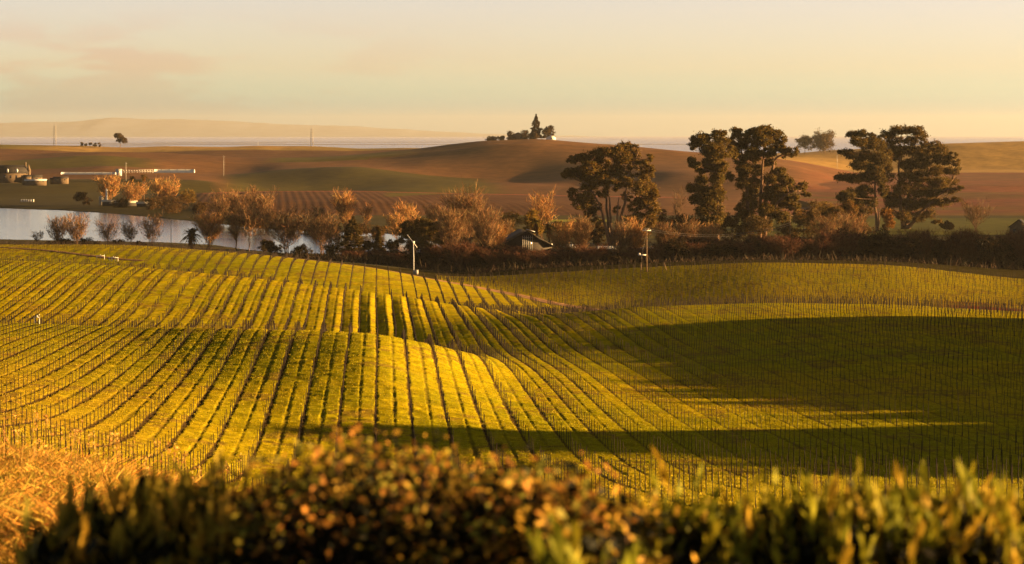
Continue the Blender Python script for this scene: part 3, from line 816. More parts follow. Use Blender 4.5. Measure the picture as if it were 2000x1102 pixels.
Y3 = 1000; e = at(1712, Y3)
sp = [(1668, 263, 14, 6), (1685, 262, 12, 7), (1700, 268, 10, 8), (1672, 277, 16, 7), (1695, 282, 18, 10), (1715, 285, 16, 12), (1652, 297, 14, 5), (1664, 303, 16, 6), (1690, 305, 18, 10), (1715, 310, 18, 12), (1685, 322, 18, 9), (1708, 330, 18, 10), (1650, 346, 17, 6), (1640, 349, 8, 5), (1672, 348, 18, 8), (1695, 345, 15, 9), (1718, 350, 12, 12), (1732, 320, 10, 12), (1650, 380, 16, 6), (1642, 385, 10, 5), (1668, 378, 17, 8), (1690, 372, 16, 10), (1655, 392, 16, 6), (1680, 392, 17, 9), (1700, 395, 14, 10), (1726, 372, 10, 12)]
euc(1712, Y3, sp, [stem_px(1712, Y3, e[2], [(1713, 442, 0), (1710, 400, 0), (1709, 350, 0), (1710, 300, 0), (1705, 275, 0)]), stem_px(1712, Y3, e[2], [(1713, 442, -.6), (1716, 425, -.8), (1718, 405, -.5)])], 14,
    'layered dark tree with a pale trunk foot, left of the big right clump', (.055, .046, .014), 56000, False, .6)
e = at(1790, Y3 + 25)
sp = [(1728, 302, 13, 12), (1735, 342, 10, 14), (1740, 388, 12, 14), (1735, 412, 10, 10), (1760, 254, 20, 7), (1735, 262, 14, 8), (1785, 256, 17, 8), (1800, 266, 12, 9), (1722, 272, 10, 9), (1750, 272, 17, 9), (1778, 276, 16, 8), (1804, 280, 10, 8), (1735, 290, 14, 9), (1765, 294, 20, 8), (1790, 298, 16, 9), (1752, 306, 14, 8), (1826, 285, 15, 9), (1842, 293, 13, 9), (1815, 302, 18, 10), (1840, 312, 18, 11), (1858, 306, 10, 9), (1866, 318, 9, 7), (1800, 320, 20, 11), (1775, 322, 18, 10), (1830, 334, 20, 9), (1858, 334, 15, 7), (1872, 332, 6, 5), (1768, 345, 15, 10), (1795, 345, 20, 12), (1826, 355, 22, 9), (1855, 355, 17, 7), (1760, 368, 18, 12), (1790, 372, 20, 13), (1822, 376, 20, 9), (1852, 372, 18, 6), (1874, 368, 9, 4), (1752, 395, 18, 12), (1780, 400, 20, 13), (1810, 398, 18, 10), (1840, 394, 18, 7), (1865, 390, 10, 5), (1762, 420, 16, 9), (1790, 424, 16, 9), (1815, 418, 14, 7), (1828, 432, 10, 5)]
euc(1790, Y3 + 25, sp, [stem_px(1790, Y3 + 25, e[2], [(1765, 442, 0), (1758, 400, 0), (1755, 330, 0), (1760, 270, 0)]), stem_px(1790, Y3 + 25, e[2], [(1770, 442, 1), (1785, 390, 1), (1810, 340, 1), (1830, 300, 1)]), stem_px(1790, Y3 + 25, e[2], [(1768, 442, -1), (1800, 410, -2), (1835, 380, -2), (1860, 350, -2)]), stem_px(1790, Y3 + 25, e[2], [(1768, 442, 0), (1775, 380, 2), (1782, 320, 2), (1790, 270, 2)])], 15,
    'massive round dark tree clump with sunlit right flank, farthest right of the tall trees', (.070, .056, .016), 84000, False, .8)

# ---------------------------------------------------------------- leafless trees round the lake
T_OR = (.27, .135, .042); T_RU = (.15, .080, .032); T_BR = (.11, .062, .028)
def bt(px, rb, rt, wpx, Y, seed, label, stems=1, base=T_RU, up=.55, ntw=2600, group=None, name='bare_tree', loc=None, cat='tree', **k):
    if group == 'leafless trees across the lake': Y = 40.6 * FP / (rb - HOR)
    x, y, z = loc or at(px, Y)
    h = (rb - rt) * y / FP; 
    if rb is None: h = rt
    root = bare_tree(name, h, wpx * y / FP, seed, stems, base, up, ntw, tw=.085 * y / 500, label=label, cat=cat, **k)
    root.location = (x, y, z)
    if group: root['group'] = group
    return root
GN = 'leafless trees on the near shore of the lake'
bt(72, 476, 438, 26, 850, 201, 'thin leaning leafless sapling by the water, leftmost on the near shore', 1, T_BR, .6, 260, GN)
bt(113, 478, 420, 46, 850, 202, 'upright leafless willow, left of a touching pair over dark bushes', 6, T_RU, .9, 1500, GN)
bt(150, 478, 417, 52, 856, 203, 'upright leafless willow, right of a touching pair over dark bushes', 7, T_RU, .9, 1700, GN)
bt(216, 478, 423, 54, 850, 204, 'sparse fan shaped leafless tree against the open lake water', 5, T_BR, .7, 900, GN)
bt(255, 478, 423, 34, 846, 205, 'small round leafless tree beside the fan shaped one on the shore', 2, T_RU, .6, 900, GN)
bt(296, 478, 418, 40, 850, 206, 'tall thin leafless shrub tree just left of the shore pole', 4, T_RU, .9, 1100, GN)
bt(408, 482, 413, 66, 845, 207, 'dense orange leafless tree growing against the dark shore palm', 7, T_OR, .75, 3600, GN, crown0=.02)
bt(462, 488, 405, 30, 838, 208, 'slim leafless tree with one thin trunk right of the orange tree', 1, T_RU, .6, 700, GN)
bt(487, 492, 405, 54, 835, 209, 'forked leafless tree with rusty crown against the lake', 2, T_RU, .6, 1700, GN, crown0=.3)
bt(560, 503, 417, 100, 815, 210, 'wide many stemmed rusty willow at the shore, largest of the leafless trees', 8, T_RU, .6, 3000, GN, crown0=.3)
bt(630, 508, 428, 74, 806, 211, 'leaning many stemmed rusty willow touching the widest one', 6, T_RU, .6, 1900, GN, crown0=.3)
bt(655, 508, 455, 40, 800, 212, 'low leafless willow in front of the water gap, left of the dark cypress', 4, T_BR, .7, 900, GN)
GF = 'leafless trees across the lake'
bt(210, 402, 345, 46, 1200, 221, 'round orange leafless tree tallest in the grove across the lake', 3, T_OR, .7, 2600, GF, crown0=.0)
bt(262, 404, 361, 54, 1195, 222, 'orange leafless tree in front of the tall palms across the lake', 4, T_OR, .6, 2600, GF, crown0=.0)
bt(320, 408, 354, 58, 1190, 223, 'wide orange leafless tree right of the tall palms across the lake', 4, T_OR, .6, 3000, GF, crown0=.0)
bt(432, 436, 372, 56, 1130, 224, 'leftmost rusty tree of the thicket under the bare vineyard slope', 5, T_RU, .7, 2200, GF, crown0=.0)
bt(470, 438, 374, 50, 1130, 225, 'middle rusty tree of the thicket under the bare vineyard slope', 5, T_RU, .7, 2000, GF, crown0=.0)
bt(508, 440, 368, 58, 1125, 226, 'rightmost rusty tree of the thicket under the bare vineyard slope', 5, T_RU, .7, 2300, GF, crown0=.0)
bt(622, 452, 399, 38, 1080, 227, 'small rusty tree on the far shore behind the wide willow', 3, T_RU, .7, 1100, GF)
bt(674, 452, 372, 46, 1075, 228, 'tall orange brown leafless tree on the far shore above the water gap', 4, T_OR, .85, 2000, GF)
bt(714, 450, 401, 22, 1070, 229, 'little orange leafless tree on the green far bank', 2, T_OR, .8, 600, GF)
bt(775, 466, 404, 40, 1040, 230, 'pale orange leafless tree, front one of two left of the spreading cypress', 3, T_OR, .7, 1500, GF)
bt(800, 464, 392, 42, 1050, 231, 'pale orange leafless tree, back one of two left of the spreading cypress', 3, T_OR, .8, 1500, GF)
bt(846, 455, 400, 30, 1050, 232, 'single pale orange leafless tree standing on the brown slope', 2, T_OR, .8, 900, GF)
GM = 'leafless trees round the barn'
bt(880, 540, 430, 60, 770, 241, 'tall rusty leafless tree just right of the spreading cypress', 3, T_RU, .7, 2200, GM)
bt(912, 540, 402, 72, 800, 242, 'tallest rusty leafless tree between the cypress and the barn', 4, T_RU, .8, 3400, GM)
bt(948, 540, 425, 56, 760, 243, 'rusty leafless tree touching the left end of the barn', 4, T_RU, .7, 2400, GM)
bt(980, 500, 430, 40, 830, 244, 'small rusty leafless tree behind the barn roof, left', 3, T_RU, .7, 1300, GM)
bt(1060, 492, 391, 46, 880, 245, 'slender orange leafless tree sticking up behind the palms', 3, T_OR, .9, 1300, GM)
bt(1138, 480, 412, 36, 860, 246, 'leafless orange tree at the left foot of the pale limbed eucalyptus', 3, T_RU, .7, 1200, GM)
bt(1325, 470, 383, 20, 960, 247, 'bare dead snag standing in the gap between the tall tree clumps', 2, T_BR, 1.0, 260, GM)
bt(1905, 470, 412, 58, 1000, 248, 'low pale leafless tree on the meadow right of the big clump', 4, T_BR, .7, 1300, GM)

for i, (px, rt, wpx, Y, lab) in enumerate([(1096, 452, 44, 780, 'russet leafless tree in front of the fan palms'), (1132, 446, 46, 785, 'russet leafless tree between the two white roofed sheds'), (1212, 450, 46, 775, 'russet leafless tree hiding the feet of the pale limbed eucalyptus'),
        (1238, 444, 40, 782, 'russet leafless tree just left of the utility pole'), (1300, 452, 44, 775, 'russet leafless tree just right of the utility pole under its wires'), (1342, 450, 46, 780, 'russet leafless tree under the sagging power cables'), (1385, 456, 44, 765, 'orange tinted leafless tree below the narrow eucalyptus'),
        (1618, 442, 50, 790, 'russet leafless tree in the thicket between the middle and right clumps'), (1662, 440, 52, 800, 'orange topped leafless tree in the thicket left of the layered tree'), (968, 452, 44, 775, 'russet leafless tree at the left end of the barn roof')]):
    bt(px, 525, rt, wpx, Y, 260 + i, lab, 4, T_RU if i % 3 else T_OR, .7, 2400, 'russet trees along the thicket', crown0=.0)

# ---------------------------------------------------------------- evergreens, palms and shrubs among them
def blob(seed, wd, h, n=9, z0=.25):
    r = np.random.default_rng(seed); o_ = []
    for i in range(n):
        a = r.uniform(0, 6.28); q = math.sqrt(r.uniform(0, 1)); zz = r.uniform(z0, .86)
        lim = math.sqrt(max(.06, 1 - ((zz - .45) / .56) ** 2))
        s = r.uniform(.20, .34)
        o_.append((math.cos(a) * q * wd * .36 * lim, math.sin(a) * q * wd * .36 * lim, zz * h, s * wd, s * wd, min(s * wd * .75, (1 - zz) * h + .08 * h)))
    return o_
def ev(name, px, rb, rt, wpx, Y, seed, label, base=(.05, .044, .012), n=3200, cat='tree', group=None, leaf=.45, nb=11, z0=.2, loc=None):
    if group == 'dark bushes across the lake' or px == 365: Y = 40.6 * FP / (rb - HOR)
    x, y, z = loc or at(px, Y); h = (rb - rt) * y / FP; wd = wpx * y / FP
    root = leafy_tree(name, blob(seed, wd, h, nb, z0), seed, base, (0, 0, h * .6), .018 * h + .08, leaf, n, label, cat, limbs=False)
    root.location = (x, y, z)
    if group: root['group'] = group
    return root
def conifer(name, px, rb, rt, wpx, Y, seed, label, base=(.05, .042, .012), n=4200, leaf=.5, layers=13, cat='tree', pw=.9, loc=None):
    x, y, z = loc or at(px, Y); h = (rb - rt) * y / FP; wd = wpx * y / FP
    r = np.random.default_rng(seed); cl = []
    for i in range(layers):
        t = i / (layers - 1.0); rad = wd * .5 * (1 - t) ** pw * r.uniform(.75, 1.1) + .25
        for j in range(5):
            a = j * 1.2566 + r.uniform(0, 1.2); q = rad * r.uniform(.45, .75)
            cl.append((math.cos(a) * q, math.sin(a) * q, h * (.10 + .86 * t) - q * .12, rad * .42, rad * .42, h * .035))
    cl.append((0, 0, h * .96, .2, .2, h * .05))
    root = leafy_tree(name, cl, seed, base, (0, 0, h * .97), .016 * h + .05, leaf, n, label, cat, limbs=False, flat=.5)
    root.location = (x, y, z); return root
conifer('cypress_tree', 690, 520, 440, 62, 790, 301, 'broad dark cypress with sunlit right edge, standing before the lake', n=5600, leaf=.5, pw=.55)
conifer('conifer_tree', 740, 520, 463, 34, 785, 302, 'small pointed dark conifer between the cypress and the wind machine', n=2600, leaf=.45)
e = at(822, 775)
sp = [(800, 440, 18, 8), (825, 434, 18, 8), (848, 442, 16, 8), (786, 452, 14, 7), (812, 452, 20, 9), (840, 456, 20, 9), (866, 456, 12, 7), (795, 466, 16, 8), (826, 470, 18, 8), (858, 470, 15, 8), (780, 474, 10, 6), (806, 484, 16, 8), (840, 486, 16, 8)]
leafy_tree('spreading_tree', px_clumps(822, 775, e[2], sp, 303), 303, (.075, .062, .014), (0, 0, 5.5), .35, .5, 6000, 'spreading dark evergreen behind the white wind machine', 'tree',
           stems=[((-.5, 0, -.6), (-4.0, 0, 9.5), .28), ((0, 0, -.6), (.6, .5, 10.5), .32), ((.6, 0, -.6), (4.4, -.5, 8.5), .26)]).location = e
GB = 'dark shrubs along the near shore'
for px, rb, rt, wpx, Y, lab in [(168, 480, 462, 34, 846, 'dark round shrub under the touching pair of willows, right side'), (130, 480, 463, 40, 846, 'dark low shrub under the touching pair of willows, left side'), (188, 478, 466, 14, 850, 'small dark shrub alone between two leafless shore trees'),
                              (222, 479, 464, 36, 846, 'dark shrub at the foot of the fan shaped leafless tree'), (274, 478, 464, 20, 846, 'dark shrub between the round tree and the thin shrub tree'), (520, 497, 470, 30, 822, 'dark shrub left of the widest willow'),
                              (535, 503, 482, 30, 815, 'low dark shrub at the foot of the widest willow'), (650, 514, 490, 40, 798, 'dark shrub at the foot of the leaning willow'), (720, 520, 482, 34, 785, 'dark shrub between the cypress and the small conifer'), (765, 524, 484, 34, 780, 'dark shrub right of the small conifer'),
                              (590, 506, 488, 36, 808, 'low dark shrub under the right half of the widest willow'), (100, 480, 468, 18, 848, 'tiny dark shrub left of the touching willows')]:
    ev('dark_shrub', px, rb, rt, wpx, Y, 310 + px, lab, (.032, .028, .010), 1300, 'shrub', GB, .4, 7)
palm_tree('palm_tree', 5.2, 4.6, 331, 'dark squat date palm on the near shore beside the orange tree', 44, 1.0, (.032, .036, .014), True, .5).location = at(374, 846)
for px, hh, s, lab in [(258, 15.5, 332, 'tall fan palm across the lake, left of three'), (270, 13.0, 333, 'shorter fan palm across the lake, in the middle of three'), (281, 16.5, 334, 'tallest fan palm across the lake, right of three')]:
    palm_tree('fan_palm_tree', hh, 3.0, s, lab, 26, 1.2, (.085, .075, .018)).location = at(px, 1355)
for px, hh, s, lab in [(1073, 8.6, 335, 'leafy fan palm right of the barn, left of three'), (1092, 9.6, 336, 'leafy fan palm right of the barn, middle of three'), (1112, 8.8, 337, 'leafy fan palm right of the barn, right of three'), (1046, 10.5, 338, 'shaggy palm close behind the barn gable')]:
    palm_tree('fan_palm_tree', hh, 3.4, s, lab, 40, 1.2, (.11, .10, .022)).location = at(px, 835)
ev('olive_tree', 995, 500, 420, 46, 850, 341, 'yellow green leafy tree behind the left half of the barn roof', (.15, .115, .018), 2600, 'tree', None, .5, 10, .3)
ev('leafy_tree', 1040, 500, 412, 40, 870, 342, 'yellow green leafy tree behind the barn gable', (.13, .10, .018), 2400, 'tree', None, .5, 10, .35)
ev('leafy_tree', 365, 408, 380, 38, 1195, 343, 'yellow green bushy tree right of the orange trees across the lake', (.10, .075, .016), 1500, 'tree', None, .6, 8)
GG = 'dark bushes across the lake'
for px, rb, rt, wpx, Y, lab in [(163, 402, 374, 34, 1215, 'dark bush left of the round orange tree across the lake'), (345, 418, 388, 62, 1172, 'dark bush under the wide orange tree across the lake'), (392, 424, 398, 40, 1160, 'dark bush between the orange trees and the rusty thicket'), (300, 412, 392, 44, 1180, 'dark bush below the tall palms across the lake'),
                              (452, 440, 408, 60, 1110, 'dark bush below the left end of the rusty thicket'), (520, 446, 412, 56, 1095, 'dark bush below the right end of the rusty thicket'), (570, 452, 420, 44, 1080, 'dark bush on the far shore behind the widest willow'), (640, 456, 424, 50, 1065, 'dark bush under the tall orange brown tree'), (700, 458, 428, 50, 1060, 'dark bush on the bank right of the tall orange brown tree'), (745, 460, 432, 44, 1055, 'dark bush at the right end of the far shore'), (605, 452, 430, 40, 1075, 'dark bush at the foot of the small rusty tree'), (240, 408, 392, 40, 1190, 'dark bush between the grove roofs across the lake'), (830, 470, 440, 60, 1000, 'dark bush on the bank behind the spreading evergreen'), (900, 474, 440, 70, 960, 'dark bush behind the tallest rusty tree')]:
    ev('dark_bush', px, rb, rt, wpx, Y, 350 + px, lab, (.050, .034, .012), 1500, 'bush', GG, .55, 8)
# middle ground between and behind the tall clumps
GD = 'bushes behind the brush band'
for i, (px, rb, rt, wpx, Y, b_, lab) in enumerate([
    (1290, 500, 420, 40, 860, (.10, .07, .018), 'sunlit bush against the right side of the pale limbed eucalyptus'), (1312, 500, 432, 46, 850, (.045, .035, .012), 'dark bush at the foot of the bare snag'), (1345, 500, 425, 50, 850, (.05, .036, .012), 'dark bush left of the narrow eucalyptus foot'), (1430, 500, 432, 46, 860, (.05, .038, .012), 'dark bush between the feet of the middle clump'),
    (1540, 500, 425, 56, 880, (.05, .038, .013), 'dark bush under the right side of the middle clump'), (1585, 500, 418, 56, 890, (.055, .042, .014), 'dark bush right of the middle clump'), (1622, 500, 425, 46, 880, (.06, .044, .014), 'dark bush between the middle and the right clump'), (1655, 500, 412, 44, 900, (.085, .058, .016), 'browner bush left of the layered tree'), (1690, 490, 425, 40, 930, (.05, .036, .012), 'dark bush at the foot of the layered tree'),
    (1735, 460, 408, 30, 1010, (.12, .07, .018), 'orange lit bush in the gap under the right clump'), (1240, 500, 445, 50, 840, (.05, .036, .012), 'dark bush right of the eucalyptus trunks'), (1165, 500, 445, 46, 840, (.05, .036, .012), 'dark bush left of the eucalyptus trunks'), (1385, 505, 440, 60, 830, (.045, .034, .012), 'dark bush in front of the narrow eucalyptus'), (1480, 505, 438, 60, 830, (.045, .034, .012), 'dark bush in front of the broad-topped eucalyptus'), (1570, 440, 398, 40, 1010, (.10, .07, .02), 'pale green bush on the slope right of the middle clump'), (1610, 440, 392, 50, 1060, (.10, .075, .02), 'pale green bush at the edge of the yellow meadow'), (1850, 450, 428, 24, 1000, (.05, .036, .012), 'small dark bush on the meadow under the big round clump')]):
    ev('bush', px, rb, rt, wpx, Y, 400 + i, lab, b_, 1900, 'bush', GD, .55, 9)

# ---------------------------------------------------------------- the dark band of brush along the back of the field
r_ = random.Random(5)
P_TOP = ([700, 780, 850, 900, 960, 1000, 1130, 1280, 1300, 1330, 1400, 1450, 1560, 1620, 1700, 1800, 1900, 2050], [500, 500, 486, 474, 474, 480, 484, 486, 470, 462, 466, 464, 460, 452, 450, 455, 452, 455])
bare_src = [bare_tree('leafless_shrub', 11, 11, 500 + k, 7, (.075, .028, .012), .7, 4200, .10, .0, None, 'shrub') for k in range(4)]
dark_src = [leafy_tree('evergreen_shrub', blob(520 + k, 11, 10, 12, .12), 520 + k, (.018, .013, .005), None, .1, .55, 5200, None, 'shrub') for k in range(3)]
px = 690.0; i = 0; nb_ = 0; nd_ = 0; used = set()
marks = [(808, 'the wind machine'), (948, 'the barn'), (1263, 'the utility pole'), (1490, 'the broad-topped eucalyptus'), (1712, 'the layered tree'), (1905, 'the pale meadow tree')]
brush = []
while px < 2075:
    Yb = r_.uniform(705, 775) if px > 900 else r_.uniform(735, 785)
    brush.append((px, Yb)); px += r_.uniform(11, 19)
count = {}
ordn = ['first', 'second', 'third', 'fourth', 'fifth', 'sixth', 'seventh', 'eighth', 'ninth', 'tenth', 'eleventh', 'twelfth', 'thirteenth', 'fourteenth', 'fifteenth', 'sixteenth', 'seventeenth', 'eighteenth', 'nineteenth', 'twentieth']
for px, Yb in brush:
    kind = 'bare' if (r_.random() < (.62 if px < 1750 else .35)) else 'dark'
    x, y, z = at(px, Yb)
    top = np.interp(px, *P_TOP) + r_.uniform(-4, 12)
    h = max(3.0, zrow(top, Yb) - z)
    mk = max([m for m in marks if m[0] <= px], key=lambda m: m[0]) if px > 808 else (690, 'the broad cypress')
    key = (kind, mk[1]); count[key] = count.get(key, 0) + 1
    look = 'russet leafless shrub' if kind == 'bare' else 'dark leafy shrub'
    lab = f'{look} in the thicket, {ordn[min(19, count[key] - 1)]} rightward from {mk[1]}'
    src = r_.choice(bare_src if kind == 'bare' else dark_src)
    hh = 11 if kind == 'bare' else 10
    s = r_.uniform(.75, 1.05)
    sc = (s, s, h / hh); rz = r_.uniform(0, 6.28)
    grp = 'leafless shrubs of the dark thicket' if kind == 'bare' else 'leafy shrubs of the dark thicket'
    if src.name not in used:
        used.add(src.name); src.location = (x, y, z); src.rotation_euler = (0, 0, rz); src.scale = sc; src['label'] = lab; src['group'] = grp
    else:
        copy_tree(src, (x, y, z), rz, sc, lab, grp)
# low cover at the foot of the thicket
n = 26000
pxr = rng.uniform(560, 2080, n); Yr = rng.uniform(690, 790, n)
xx = (pxr - 1000) * Yr / FP; ok = (Yr > np.interp(pxr, [560, 700, 900, 1000, 1250, 2080], [740, 725, 700, 672, 662, 655]))
xx = xx[ok]; Yr = Yr[ok]; zz = height(xx, Yr); n = len(xx)
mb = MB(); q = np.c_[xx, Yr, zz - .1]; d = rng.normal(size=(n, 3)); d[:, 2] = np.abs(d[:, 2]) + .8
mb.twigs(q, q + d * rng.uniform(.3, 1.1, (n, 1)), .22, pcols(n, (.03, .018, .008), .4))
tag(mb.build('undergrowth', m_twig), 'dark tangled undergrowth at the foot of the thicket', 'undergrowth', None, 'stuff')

# ---------------------------------------------------------------- far hill trees
conifer('conifer_tree', 1047, 278, 229, 30, 2478, 601, 'tall pointed conifer on the top of the central hill', (.035, .026, .009), 3600, 1.0, 14, pw=.75)
ev('round_tree', 1071, 279, 251, 24, 2476, 602, 'round dark tree beside the tall conifer on the hilltop', (.04, .03, .01), 1800, 'tree', None, 1.1, 10)
for i, (px, rt, wpx, lab) in enumerate([(998, 260, 20, 'dark round hilltop bush left of the gabled house'), (1028, 264, 22, 'dark hilltop bush right of the gabled house'), (962, 273, 26, 'low dark hedge bush farthest left on the hilltop'), (979, 272, 14, 'low dark hilltop bush between the hedge bush and the round one'), (1040, 266, 20, 'dark hilltop bush at the foot of the conifer')]):
    ev('hilltop_bush', px, 280, rt, wpx, 2470, 610 + i, lab, (.045, .032, .011), 900, 'bush', 'bushes on the hilltop', 1.0, 9, 0.0)
ev('lone_tree', 235, 290, 262, 24, 3020, 620, 'lone dark tree on the skyline left, against the bay', (.045, .033, .011), 1700, 'tree', None, 1.3, 9, .35)
ev('hazy_tree', 1572, 305, 273, 40, 3040, 621, 'hazy flat crowned tree on the far knoll, left of two', (.06, .045, .015), 1500, 'tree', None, 1.5, 12, .45)
ev('hazy_tree', 1610, 305, 262, 48, 3030, 622, 'hazy tall round tree on the far knoll, right of two', (.06, .045, .015), 3000, 'tree', None, 1.5, 12, .3)
for i, px in enumerate([160, 168, 176, 185, 194]):
    ev('skyline_bush', px, 289, 279, 7, 3030, 630 + i, ['leftmost', 'second', 'third', 'fourth', 'rightmost'][i] + ' of five little bushes in a row left of the lone skyline tree', (.09, .07, .02), 160, 'bush', 'little bushes on the skyline', 1.2, 4)
# ---------------------------------------------------------------- vine stakes
m_stake = mat('stake_wood', (.016, .010, .006), .85, .1, .4, 3.0)
def stake_points():
    P = []
    for blk, dirv in (('main', VD), ('back', BD)):
        nrm = np.array([dirv[1], -dirv[0]]) if blk == 'main' else np.array([-dirv[1], dirv[0]])
        cs = np.arange(-80, 90) * ROW if blk == 'main' else np.arange(60, 290) * ROW
        ss = np.arange(90, 780, 2.35) if blk == 'main' else np.arange(120, 620, 2.35)
        Cg, Sg = np.meshgrid(cs, ss, indexing='ij')
        Sg = Sg + rng.uniform(-.18, .18, Sg.shape) + (hash2((Cg / ROW).round().astype(np.int64), np.zeros(Cg.shape, np.int64), 33) * 2.35)
        x = Cg * nrm[0] + Sg * dirv[0]; y = Cg * nrm[1] + Sg * dirv[1]
        wob = (vnoise(x * .05, y * .02, 3) - .5) * .35
        x = x - wob * nrm[0]; y = y - wob * nrm[1]
        x = x.ravel(); y = y.ravel()
        m, b_, ry = blocks(x, y)
        k = (m & (y < ry - 3)) if blk == 'main' else (b_ & (y > ry + 4) & (x < 175))
        pxx = 1000 + FP * x / np.maximum(y, 1)
        k &= (pxx > -160) & (pxx < 2160) & (rng.random(x.shape) > .04)
        P.append(np.c_[x[k], y[k]])
    return np.concatenate(P)
SP = stake_points()
sz_ = height(SP[:, 0], SP[:, 1])
pxs = 1000 + FP * SP[:, 0] / SP[:, 1]
hs = np.interp(pxs, [0, 700, 1200, 2000], [1.15, 1.25, 1.4, 1.6]) * rng.uniform(.86, 1.14, len(SP))
rb = HOR + (CZ - sz_) * FP / SP[:, 1]
hedge_row = np.interp(pxs, [0, 150, 300, 480, 620, 760, 950, 1050, 1180, 1300, 1500, 1700, 2000], [885, 920, 925, 905, 868, 860, 875, 905, 960, 965, 955, 940, 955])
vis = (rb < hedge_row + 6) & (pxs > 4) & (pxs < 1996)
order = np.argsort(np.where(vis, SP[:, 1], 1e6))
near = order[:300]
mask = np.ones(len(SP), bool); mask[near] = False
mb = MB(); mb.tube([(0, 0, -.15), (0, 0, .55), (0, 0, .985), (0, 0, 1.0)], [.027, .025, .022, .012], 6)
src = None
def beside(p):
    return 'left of' if p < 735 else 'right of'
for i in near:
    if src is None:
        o = mb.build('vine_stake', m_stake); src = o
    else:
        o = src.copy(); COL.objects.link(o)
    o.location = (SP[i, 0], SP[i, 1], sz_[i])
    o.scale = (1.15, 1.15, hs[i]); o.rotation_euler = (rng.normal() * .025, rng.normal() * .025, rng.uniform(0, 6))
    p = pxs[i]
    tag(o, 'thin dark vine stake in a grassy row of the near field, just beyond the hedge' if p > 380 else 'thin dark vine stake in a straw coloured row beyond the golden grass bank', 'vine stake', 'vine stakes in the near rows')
k = np.where(mask)[0]
n = len(k)
b0 = np.c_[SP[k], sz_[k] - .1]; tp = np.c_[SP[k] + rng.normal(size=(n, 2)) * .06, sz_[k] + hs[k]]
a_ = np.arange(4) * math.pi / 2 + .4
rad = np.clip(SP[k, 1] / 7000, .030, .060)[:, None, None]
off = np.c_[np.cos(a_), np.sin(a_), np.zeros(4)][None] * rad
v = np.concatenate([b0[:, None] + off, tp[:, None] + off * .8], 1)
f = []
for s in range(4): f.append([s, (s + 1) % 4, 4 + (s + 1) % 4, 4 + s])
f.append([4, 5, 6, 7])
f = (np.array(f)[None] + (np.arange(n) * 8)[:, None, None]).reshape(-1, 4)
mb = MB(); mb.add(v.reshape(-1, 3), [f], np.repeat(rng.uniform(.7, 1.5, (n, 1)) * np.ones(3), 8, 0))
tag(mb.build('vine_stakes', m_stake), 'thousands of thin dark vine stakes marching over the green hills', 'vine stakes', None, 'stuff')
print('stakes', len(SP))

# dry grass on the bank at the left and along the foot of the hedge
m_straw = mat('dry_grass', (1, 1, 1), .8, .15, .25, 2.0, trans=.3)
n = 52000
Yg = rng.uniform(22, 104, n) ** 1.0; pg = rng.uniform(-140, 760, n)
keep = rng.random(n) < np.interp(pg, [-140, 250, 500, 760], [1, 1, .55, .25])
Yg = Yg[keep]; pg = pg[keep]; n = len(Yg)
xg = (pg - 1000) * Yg / FP; keep = Yg < bank_y(xg, Yg) + 4
xg = xg[keep]; Yg = Yg[keep]; n = len(xg)
cl = vnoise(xg * .7, Yg * .5, 91)
b0 = np.c_[xg, Yg, height(xg, Yg) - .05]
d = rng.normal(size=(n, 3)) * .42; d[:, 2] = 1
hg = (.16 + .62 * cl ** 2 * rng.uniform(.4, 1.2, n))[:, None]
mid = b0 + d * hg * .6; tip = mid + (d * np.array([1.9, 1.9, .55])) * hg * .5
mb = MB(); cc = pcols(n, (.31, .16, .024), .35, .12)
cc = np.where((rng.random(n) < .3)[:, None], cc * np.array((.6, .8, .6)), cc)
mb.twigs(b0, mid, .022, cc); mb.twigs(mid, tip, .016, cc * 1.1)
tag(mb.build('dry_grass', m_straw), 'golden dry grass on the bank below the camera', 'grass', None, 'stuff')
# tall seed stalks standing out of it
n = 70; pg = rng.uniform(-20, 460, n); Yg = rng.uniform(34, 58, n); xg = (pg - 1000) * Yg / FP
b0 = np.c_[xg, Yg, height(xg, Yg)]; d = rng.normal(size=(n, 3)) * .18; d[:, 2] = 1
tp = b0 + d * rng.uniform(.5, 1.05, (n, 1))
mb = MB(); mb.twigs(b0, tp, .018, pcols(n, (.30, .15, .03), .3))
for j in range(9): mb.leaves(tp + rng.normal(size=(n, 3)) * np.array([.025, .025, .07]), .08, .03, None, pcols(n, (.36, .2, .045), .3))
tag(mb.build('seed_stalk_grass', m_straw), 'tall dry seed stalks rising from the golden bank', 'grass', None, 'stuff')
# grass blades in the near field
n = 300000
Yg = 100 + 175 * rng.random(n) ** 1.25; pg = rng.uniform(-60, 2060, n); xg = (pg - 1000) * Yg / FP
dzg, so_, ru_, mm_, bb_, rv_, ry_ = field(xg, Yg)
keep = (mm_) & (so_ < .35) & (ru_ < .5) & (rng.random(n) < .25 + vnoise(xg * 1.2, Yg * .7, 93))
xg = xg[keep]; Yg = Yg[keep]; dzg = dzg[keep]; n = len(xg)
b0 = np.c_[xg, Yg, height(xg, Yg) + dzg - .03]
d = rng.normal(size=(n, 3)) * .5; d[:, 2] = 1
gcol = np.where((vnoise(xg * .035, Yg * .02, 51) > rng.random(n))[:, None], C_GRASS2, C_GRASS) * .72
mb = MB(); mb.twigs(b0, b0 + d * rng.uniform(.05, .14, (n, 1)), .045, np.clip(gcol * rng.uniform(.6, 1.35, (n, 1)), 0, 1))
tag(mb.build('field_grass', m_straw), 'green cover grass between the vine rows', 'grass', None, 'stuff')

